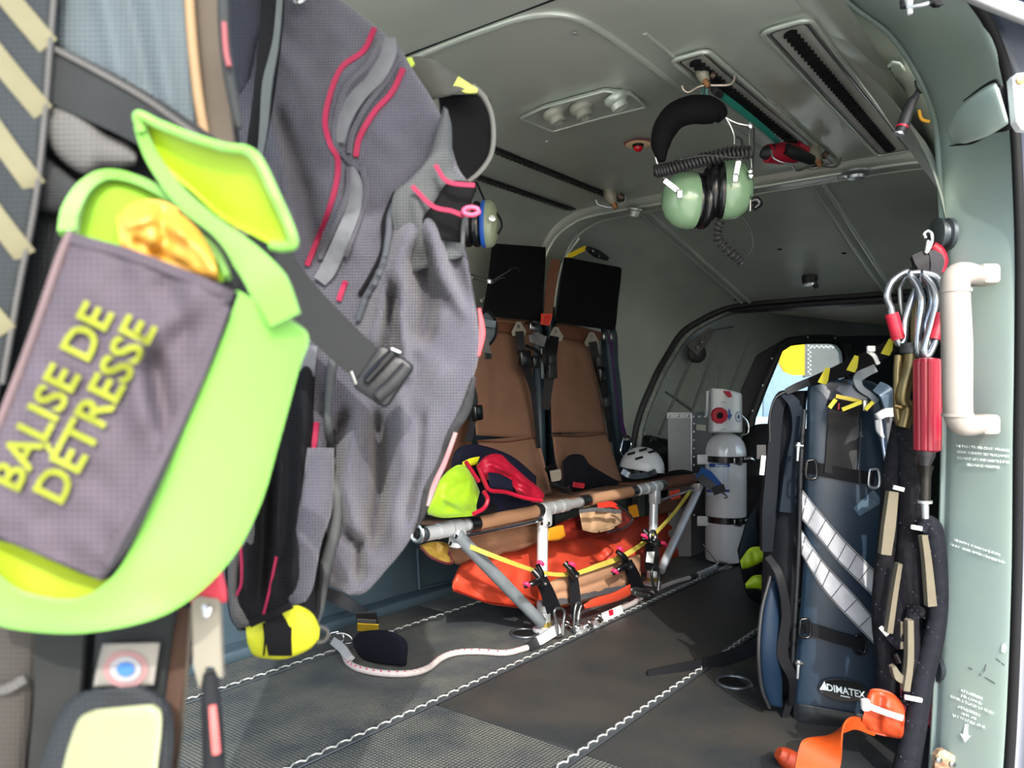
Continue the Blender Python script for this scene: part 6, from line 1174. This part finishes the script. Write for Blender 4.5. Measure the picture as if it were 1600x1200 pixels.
pstrap('grey_loop', [(1366, 572, 1.38), (1352, 580, 1.38), (1340, 592, 1.39), (1344, 606, 1.39), (1360, 618, 1.39), (1370, 628, 1.39)], [20, 18, 14, 10, 9, 8], .005, M('#8f9aa2', .45, .1, .15, 30.), tt)
pstrap('black_flap', [(1312, 602, 1.42), (1330, 612, 1.41), (1356, 620, 1.40)], [20, 22, 12], .006, m_blkgl, tt); pstrap('shiny_fold', [(1370, 604, 1.38), (1384, 614, 1.37), (1390, 640, 1.37)], [18, 22, 16], .006, M('#7d93a8', .25, .3, .2, 30.), tt)
pstrap('striped_grip', [(1294, 630, 1.40), (1312, 634, 1.38), (1340, 636, 1.38), (1362, 632, 1.39)], [12, 17, 17, 12], .008, m_black, tt)
for a, b in (((1296, 637), (1306, 624)), ((1316, 640), (1346, 628)), ((1352, 640), (1364, 628))): pstrap('yellow_stripe', [(a[0], a[1], 1.37), (b[0], b[1], 1.37)], 6, .002, M('#dcd23a', .55), tt)
pstrap('yellow_stripe', [(1306, 619, 1.385), (1330, 624, 1.38), (1354, 631, 1.385)], 6, .003, M('#e0c83a', .55), tt); ptube('red_mark', [(1311, 630, 1.372), (1310, 640, 1.372)], 1.2, m_red, tt)
V, F = g_box(P(1352, 634, 1.375), RGT, UP, FWD, .010, .020, .006, .002); mesh_obj('clasp', V, F, m_steel, tt, True, None, 35)
zz = thing('silver_zip_strap', 'bright silver zip tape hanging down the right side of the backpack', 'zip', P(1393, 740, 1.35))
pstrap('zip_tape', [(1388, 640, 1.36), (1392, 690, 1.35), (1398, 742, 1.34)], [10, 11, 5], .004, M('#c9ccd4', .35, .3, .1, 90., .8, 14., 'weave'), zz); pstrap('silver_edge', [(1378, 650, 1.37), (1382, 700, 1.36), (1389, 744, 1.35)], [8, 6, 5], .005, M('#a9bdd8', .3, .3, .1), zz)
pstrap('white_puller', [(1370, 652, 1.34), (1384, 645, 1.34), (1398, 644, 1.34)], [10, 13, 14], .007, m_white, zz); pstrap('white_puller', [(1372, 656, 1.34), (1374, 672, 1.34), (1380, 684, 1.34)], [8, 9, 3], .005, m_white, zz)
# neon and black bundle at the far left of the backpack
nb = thing('neon_black_bundle', 'black and neon yellow folded harness on the floor between bottle and backpack', 'harness', P(1180, 900, 2.2))
loft('black_body', px_rows([(1152, 860, 1158, 895), (1165, 820, 1168, 930), (1185, 780, 1190, 945), (1210, 780, 1215, 950)], lambda x, y: 2.25), m_dark, nb, 20, 20, .08, .03, wrinkle=.008, ws=20)
loft('navy_pad', px_rows([(1154, 862, 1158, 885), (1164, 820, 1172, 872), (1180, 790, 1186, 850)], lambda x, y: 2.2), M('#1a2836', .7), nb, 12, 14, .02, .012)
for rr in ([(1156, 876, 1160, 890), (1172, 856, 1174, 886), (1194, 854, 1196, 876)], [(1164, 912, 1166, 920), (1176, 900, 1180, 920), (1190, 898, 1192, 922)]):
    loft('neon_panel', px_rows(rr, lambda x, y: 2.16), M('#b4d418', .55, 0, .08), nb, 10, 14, .01, .014, wrinkle=.004, ws=10)
loft('red_panel', px_rows([(1206, 888, 1206, 915), (1224, 884, 1224, 910)], lambda x, y: 2.1), m_red, nb, 6, 6, .01, .004)
# carabiners and tools hanging from the pulley at the pillar
pl_ = thing('pulley', 'grey round pulley wheel with steel shackle on the inside of the door pillar', 'pulley', P(1472, 365, 1.24))
lathe('wheel', P(1478, 366, 1.24), -RGT, [(.020, -.008), (.026, -.006), (.026, 0), (.020, .003), (.020, .008), (.026, .011), (.026, .016), (.018, .018), (.0001, .018)], m_aludk, pl_, 24, squash=1.)
tube('shackle', [P(x, y, 1.22) for x, y in ((1446, 372), (1444, 365), (1450, 361), (1456, 366), (1456, 378), (1450, 392), (1447, 394), (1450, 376))], .003, m_chrome, pl_, 8)
rw = thing('rescue_pulley', 'black and red rescue pulley swivel hanging above the carabiners', 'pulley', P(1450, 410, 1.23))
pstrap('side_plate', [(1432, 398, 1.23), (1440, 410, 1.225), (1446, 425, 1.225)], [18, 26, 22], .012, M('#26262a', .6, 0, .15), rw); pstrap('side_plate', [(1456, 392, 1.225), (1462, 410, 1.222), (1458, 430, 1.222)], [16, 22, 16], .012, M('#33333a', .6, 0, .15), rw)
ptube('red_cam', [(1456, 384, 1.225), (1466, 392, 1.225), (1473, 408, 1.225), (1470, 426, 1.225)], [8, 9, 8, 5], m_red, rw)
def biner(lb, pts, d, r, mat, slv=None, smat=None):
    t = thing('carabiner', lb, 'carabiner', P(pts[0][0], pts[0][1], d), 'carabiners bunched under the rescue pulley')
    ptube('frame', [(x, y, d) for x, y in pts], r, mat, t, closed=True, n=72, seg=12)
    if slv:
        lso = ptube('locking_sleeve', [(x, y, d-.001) for x, y in slv], 10, smat, t, seg=14)
        mx_, my_ = (slv[0][0]+slv[-1][0])/2, (slv[0][1]+slv[-1][1])/2
        for f in (.15, .85): x = slv[0][0]*(1-f)+slv[-1][0]*f; y = slv[0][1]*(1-f)+slv[-1][1]*f; ptube('sleeve_ring', [(x, y-1, d-.001), (x, y+1, d-.001)], 10.8, smat, lso, seg=14)
    return t
m_bsil = M('#b4bcc6', .2, .9, .05)
biner('big silver carabiner with a crimson locking sleeve on the left of the bunch', [(1392, 482), (1386, 462), (1394, 440), (1416, 425), (1432, 424), (1434, 440), (1424, 470), (1414, 500), (1412, 530), (1404, 536), (1396, 510)], 1.24, 5.6, m_bsil, [(1393, 490), (1399, 512), (1404, 530)], m_red)
biner('silver carabiner with a wavy spine in the centre of the bunch', [(1420, 428), (1440, 428), (1452, 446), (1456, 475), (1446, 510), (1450, 540), (1440, 555), (1434, 545), (1436, 505), (1440, 470), (1432, 444)], 1.22, 5.8, m_bsil)
biner('silver carabiner with a crimson sleeve on the right, beside the white handle', [(1440, 426), (1462, 432), (1472, 452), (1472, 480), (1462, 530), (1450, 556), (1444, 546), (1456, 500), (1462, 470), (1456, 446)], 1.20, 5.2, m_bsil, [(1469, 490), (1464, 512), (1459, 530)], m_red)
biner('dark steel carabiner mostly hidden between the silver ones', [(1406, 450), (1416, 434), (1430, 436), (1428, 460), (1422, 490), (1414, 500), (1408, 480)], 1.27, 3.6, m_steel)
bz = thing('bronze_carabiner', 'long olive bronze carabiner hanging above the black rope', 'carabiner', P(1415, 660, 1.24))
ptube('upper_arm', [(1432, 465, 1.26), (1430, 500, 1.26), (1428, 535, 1.26)], [7, 7, 6], M('#7d7150', .3, .7, .1), bz, seg=14)
ptube('body', [(1424, 550, 1.235), (1422, 575, 1.235), (1414, 600, 1.235), (1410, 625, 1.235), (1418, 640, 1.235), (1412, 668, 1.235)], [11, 13, 12, 11, 12, 10], M('#7b6c48', .32, .75, .12), bz, seg=16)
ptube('body', [(1404, 555, 1.24), (1402, 590, 1.24), (1402, 640, 1.24), (1406, 664, 1.24)], [6, 6, 6, 6], M('#8c7d58', .3, .8, .1), bz, seg=12)
ptube('black_joint', [(1420, 536, 1.235), (1420, 552, 1.235)], 13, m_blk, bz, seg=14); ptube('hook_tip', [(1398, 634, 1.23), (1410, 636, 1.226), (1420, 632, 1.23)], 3.4, M('#8a7546', .3, .8, .1), bz)
# red ribbed handle
rh = thing('ribbed_tool', 'crimson ribbed tool handle with steel shank hanging beside the white grab handle', 'tool', P(1446, 800, 1.19))
V = []; F = []; seg = 48; hc0 = P(1449, 632, 1.19)
sec = [(-.073, .014), (-.070, .0195), (.066, .0205), (.070, .018), (.072, .010)]
for h, r in sec:
    for k in range(seg): a = 2*math.pi*k/seg; rr_ = r*(1 - (.08 if (k % 4) in (0,) else 0)); V.append(hc0+UP*h+RGT*math.cos(a)*rr_+FWD*math.sin(a)*rr_)
for i in range(len(sec)-1):
    for k in range(seg): F.append((i*seg+k, i*seg+(k+1) % seg, (i+1)*seg+(k+1) % seg, (i+1)*seg+k))
F += [tuple(range(seg-1, -1, -1)), tuple((len(sec)-1)*seg+k for k in range(seg))]
mesh_obj('grip', V, F, M('#98102c', .4, 0, .05), rh, True, None, 25)
ptube('cap', [(1449, 563, 1.19), (1449, 568, 1.19)], [9, 14], m_aludk, rh, seg=20); ptube('ferrule', [(1446, 704, 1.19), (1446, 712, 1.19), (1445, 728, 1.19)], [15, 14, 8], M('#3f3e40', .35, .4, .1), rh, seg=20)
ptube('shank', [(1446, 728, 1.2), (1446, 745, 1.2), (1445, 785, 1.2)], [12, 8, 8], M('#3a3835', .3, .7, .15), rh, seg=16); ptube('steel_ring', [(1445, 782, 1.2), (1445, 786, 1.2)], 11, m_alu, rh, seg=18); ptube('steel_tip', [(1445, 786, 1.2), (1446, 810, 1.2)], [6, 5], m_alu, rh)
tag(ptube('red_peg', [(1468, 566, 1.25), (1468, 640, 1.25), (1468, 700, 1.25)], [8, 9, 8], M('#5d0a1c', .5)), 'dark red handle half hidden behind the crimson one', 'tool')
# black rescue rope hanks with khaki sleeves
m_rp = M('#12141c', .8, 0, .12, 30., .5, 14., 'weave'); m_rpl = M('#20232e', .8, 0, .12, 30., .5, 14., 'weave'); m_kh = M('#7a7464', .8, 0, .06, 20., .5, 12., 'rib')
def hank(lb, paths, sleeves, ties, cat='rope'):
    t = thing('rope_loop', lb, cat, P(paths[0][0][-1][0], paths[0][0][-1][1], 1.22))
    for pp, r, mt in paths:
        V, F, U = ptube('x', pp, r, None, raw=True, seg=12, n=len(pp)*9); mesh_obj('rope', V, F, mt, t, True, U, 60)
        s = spl(pp, len(pp)*9); g = MB(); rr_ = r if not hasattr(r, '__len__') else r[len(r)//2]
        for i in range(3, len(s)-3, 9):
            for q in range(4):
                u = (q-1.5)/2.2; x, y, d = s[i][0]+u*rr_*.95, s[i][1]+u*rr_*1.1, s[i][2]
                c = P(x, y, d-rr_/FP*d*math.sqrt(max(.02, 1-u*u*.9))-.0004); V, F = g_box(c, RGT, UP, FWD, (.0014), .0010, .0006, 0); g.add(V, F)
        stuff(g.out('tracer_fleck', M('#55606c', .6), t, False))
    for pp, w in sleeves: pstrap('khaki_sleeve', pp, w, .012, m_kh, t)
    for pp in ties: pstrap('white_tie', pp, 6, .004, m_wplast, t)
    return t
R0 = 1.27
hank('black rope strand with a khaki sleeve, nearest the backpack', [([(1408, 660, R0), (1392, 740, R0), (1388, 820, R0), (1380, 900, R0), (1378, 970, R0), (1386, 1030, R0), (1386, 1088, R0)], [13, 12, 14, 14, 15, 17, 18], m_rp), ([(1412, 670, R0-.01), (1416, 740, R0-.01), (1416, 830, R0-.01), (1410, 920, R0-.01), (1404, 990, R0-.02), (1390, 1005, R0-.02)], [12, 13, 14, 15, 16, 13], m_rp)], [([(1394, 768, R0-.035), (1388, 820, R0-.038), (1382, 866, R0-.038)], [15, 18, 16]), ([(1404, 880, R0-.04), (1396, 930, R0-.04), (1388, 988, R0-.04)], [7, 8, 9])], [[(1396, 761, R0-.036), (1412, 765, R0-.036)], [(1376, 980, R0-.03), (1386, 992, R0-.03)]])
hank('middle black rope strand crossing behind the looped one', [([(1424, 650, R0-.01), (1422, 720, R0-.01), (1432, 790, R0-.01), (1428, 870, R0-.01), (1430, 950, R0-.01), (1436, 980, R0-.01)], [12, 13, 13, 13, 13, 12], m_rp)], [([(1411, 970, R0-.03), (1411, 1012, R0-.03)], [13, 14])], [])
hank('front black rope loop with khaki sleeves running down to the pillar foot', [([(1438, 830, R0-.05), (1446, 816, R0-.05), (1458, 826, R0-.05), (1464, 870, R0-.05), (1468, 940, R0-.05), (1458, 1000, R0-.05), (1442, 1060, R0-.05), (1434, 1110, R0-.05), (1424, 1160, R0-.05), (1410, 1230, R0-.05)], [9, 11, 14, 14, 14, 15, 16, 16, 18, 20], m_rpl), ([(1440, 958, R0-.04), (1428, 955, R0-.04), (1424, 975, R0-.04), (1426, 1040, R0-.04), (1420, 1090, R0-.04), (1412, 1100, R0-.04)], [9, 10, 11, 12, 10, 6], m_rp)], [([(1442, 836, R0-.075), (1448, 880, R0-.08), (1454, 946, R0-.08)], [9, 11, 14]), ([(1420, 968, R0-.065), (1420, 1030, R0-.065), (1414, 1078, R0-.065)], [9, 10, 10]), ([(1394, 1040, R0-.06), (1402, 1056, R0-.06), (1414, 1062, R0-.06)], [6, 13, 12])], [[(1424, 823, R0-.07), (1440, 826, R0-.07)], [(1414, 1089, R0-.075), (1440, 1094, R0-.075)]])
tag(ptube('cord_lock', [(1398, 1020, R0-.03), (1404, 1034, R0-.03)], [5, 6], m_blkgl), 'small black plastic knob caught between the rope sleeves', 'knob')
# pink rope, orange sling
pr = thing('pink_rope', 'salmon pink rope coils behind the black rope loops at the pillar foot', 'rope', P(1430, 1110, 1.3))
m_pr = M('#e8687c', .65, 0, .1, 40., .4, 60.)
for pp, r in (([(1394, 1050), (1400, 1062), (1410, 1068)], 8), ([(1398, 1068), (1406, 1078), (1414, 1082)], 8), ([(1404, 1100), (1412, 1116), (1424, 1120)], 9), ([(1440, 1090), (1450, 1100), (1448, 1118), (1438, 1128)], 10), ([(1450, 1080), (1460, 1096), (1452, 1110)], 8)):
    ptube('coil', [(x, y, 1.27) for x, y in pp], r, m_pr, pr, seg=12)
loft('red_cloth', px_rows([(1436, 1096, 1436, 1140), (1450, 1086, 1452, 1138), (1466, 1080, 1468, 1120)], lambda x, y: 1.31), M('#a81434', .6, 0, .15), pr, 12, 14, .02, .012, wrinkle=.005, ws=12)
os_ = thing('orange_sling', 'orange webbing sling bundled with a white zip tie, its end curling onto the floor', 'sling', P(1340, 1200, 1.2))
m_sl = M('#b03a0c', .55, 0, .06, 12., .3, 90.); m_sl2 = M('#a53e0e', .6, 0, .1, 20., .4, 90.)
loft('folded_bundle', px_rows([(1350, 1112, 1346, 1132), (1356, 1082, 1350, 1140), (1370, 1076, 1366, 1146), (1392, 1082, 1392, 1152), (1408, 1096, 1408, 1154), (1414, 1110, 1412, 1146)], lambda x, y: 1.22), m_sl, os_, 20, 24, .05, .025, folds=[([(1378, 1084), (1374, 1110), (1370, 1144)], 5, -.012)], wrinkle=.003, ws=18)
pstrap('zip_tie', [(1346, 1098, 1.185), (1375, 1110, 1.180), (1410, 1122, 1.185)], 8, .003, m_wplast, os_); V, F = g_box(P(1352, 1101, 1.18), RGT, UP, FWD, .011, .017, .010, .002); mesh_obj('zip_tie_head', V, F, m_wplast, os_, True, None, 35)
ribbon('webbing', [P(1368, 1144, 1.22), P(1336, 1130, 1.2), P(1304, 1146, 1.18), P(1282, 1178, 1.16), P(1276, 1215, 1.15), P(1290, 1260, 1.14)], [RGT*.5+UP*.8, RGT*.35-FWD*.2+UP*.9, RGT*.7+UP*.6-FWD*.2, RGT*.9+UP*.3, RGT, RGT], [.012, .022, .045, .060, .066, .06], .003, m_sl2, os_, 60)
tag(ptube('orange_webbing_end', [(1216, 1176, 1.28), (1228, 1184, 1.28), (1250, 1200, 1.27), (1262, 1212, 1.27)], [9, 16, 17, 14], m_sl, seg=16), 'rolled orange webbing end at the bottom edge of the picture', 'webbing')
# black panel and hardware behind the ropes
kp = struct(plate('trim_panel', [P(x, y, 1.45) for x, y in ((1440, 700), (1500, 700), (1500, 920), (1452, 920))], FWD, .01, M('#15181a', .5)))
g = MB(); g.add(*g_screw(P(1475, 764, 1.445), -FWD, .004)); g.add(*g_screw(P(1474, 787, 1.445), -FWD, .004)); g.out('panel_screw', m_white, kp)
kn = thing('grey_knob', 'flat grey round knob at the foot of the pillar beside the rope', 'knob', P(1465, 1040, 1.24))
lathe('knob', P(1472, 1042, 1.235), -RGT, [(.026, -.004), (.028, 0), (.028, .008), (.022, .013), (.0001, .013)], m_aludk, kn, 24)
ptube('tan_cord', [(1480, 828, 1.24), (1479, 840, 1.235), (1484, 852, 1.23)], 2, M('#b08a4a', .6), kn)

MF[0] = 1.; MSAT[0] = 1.
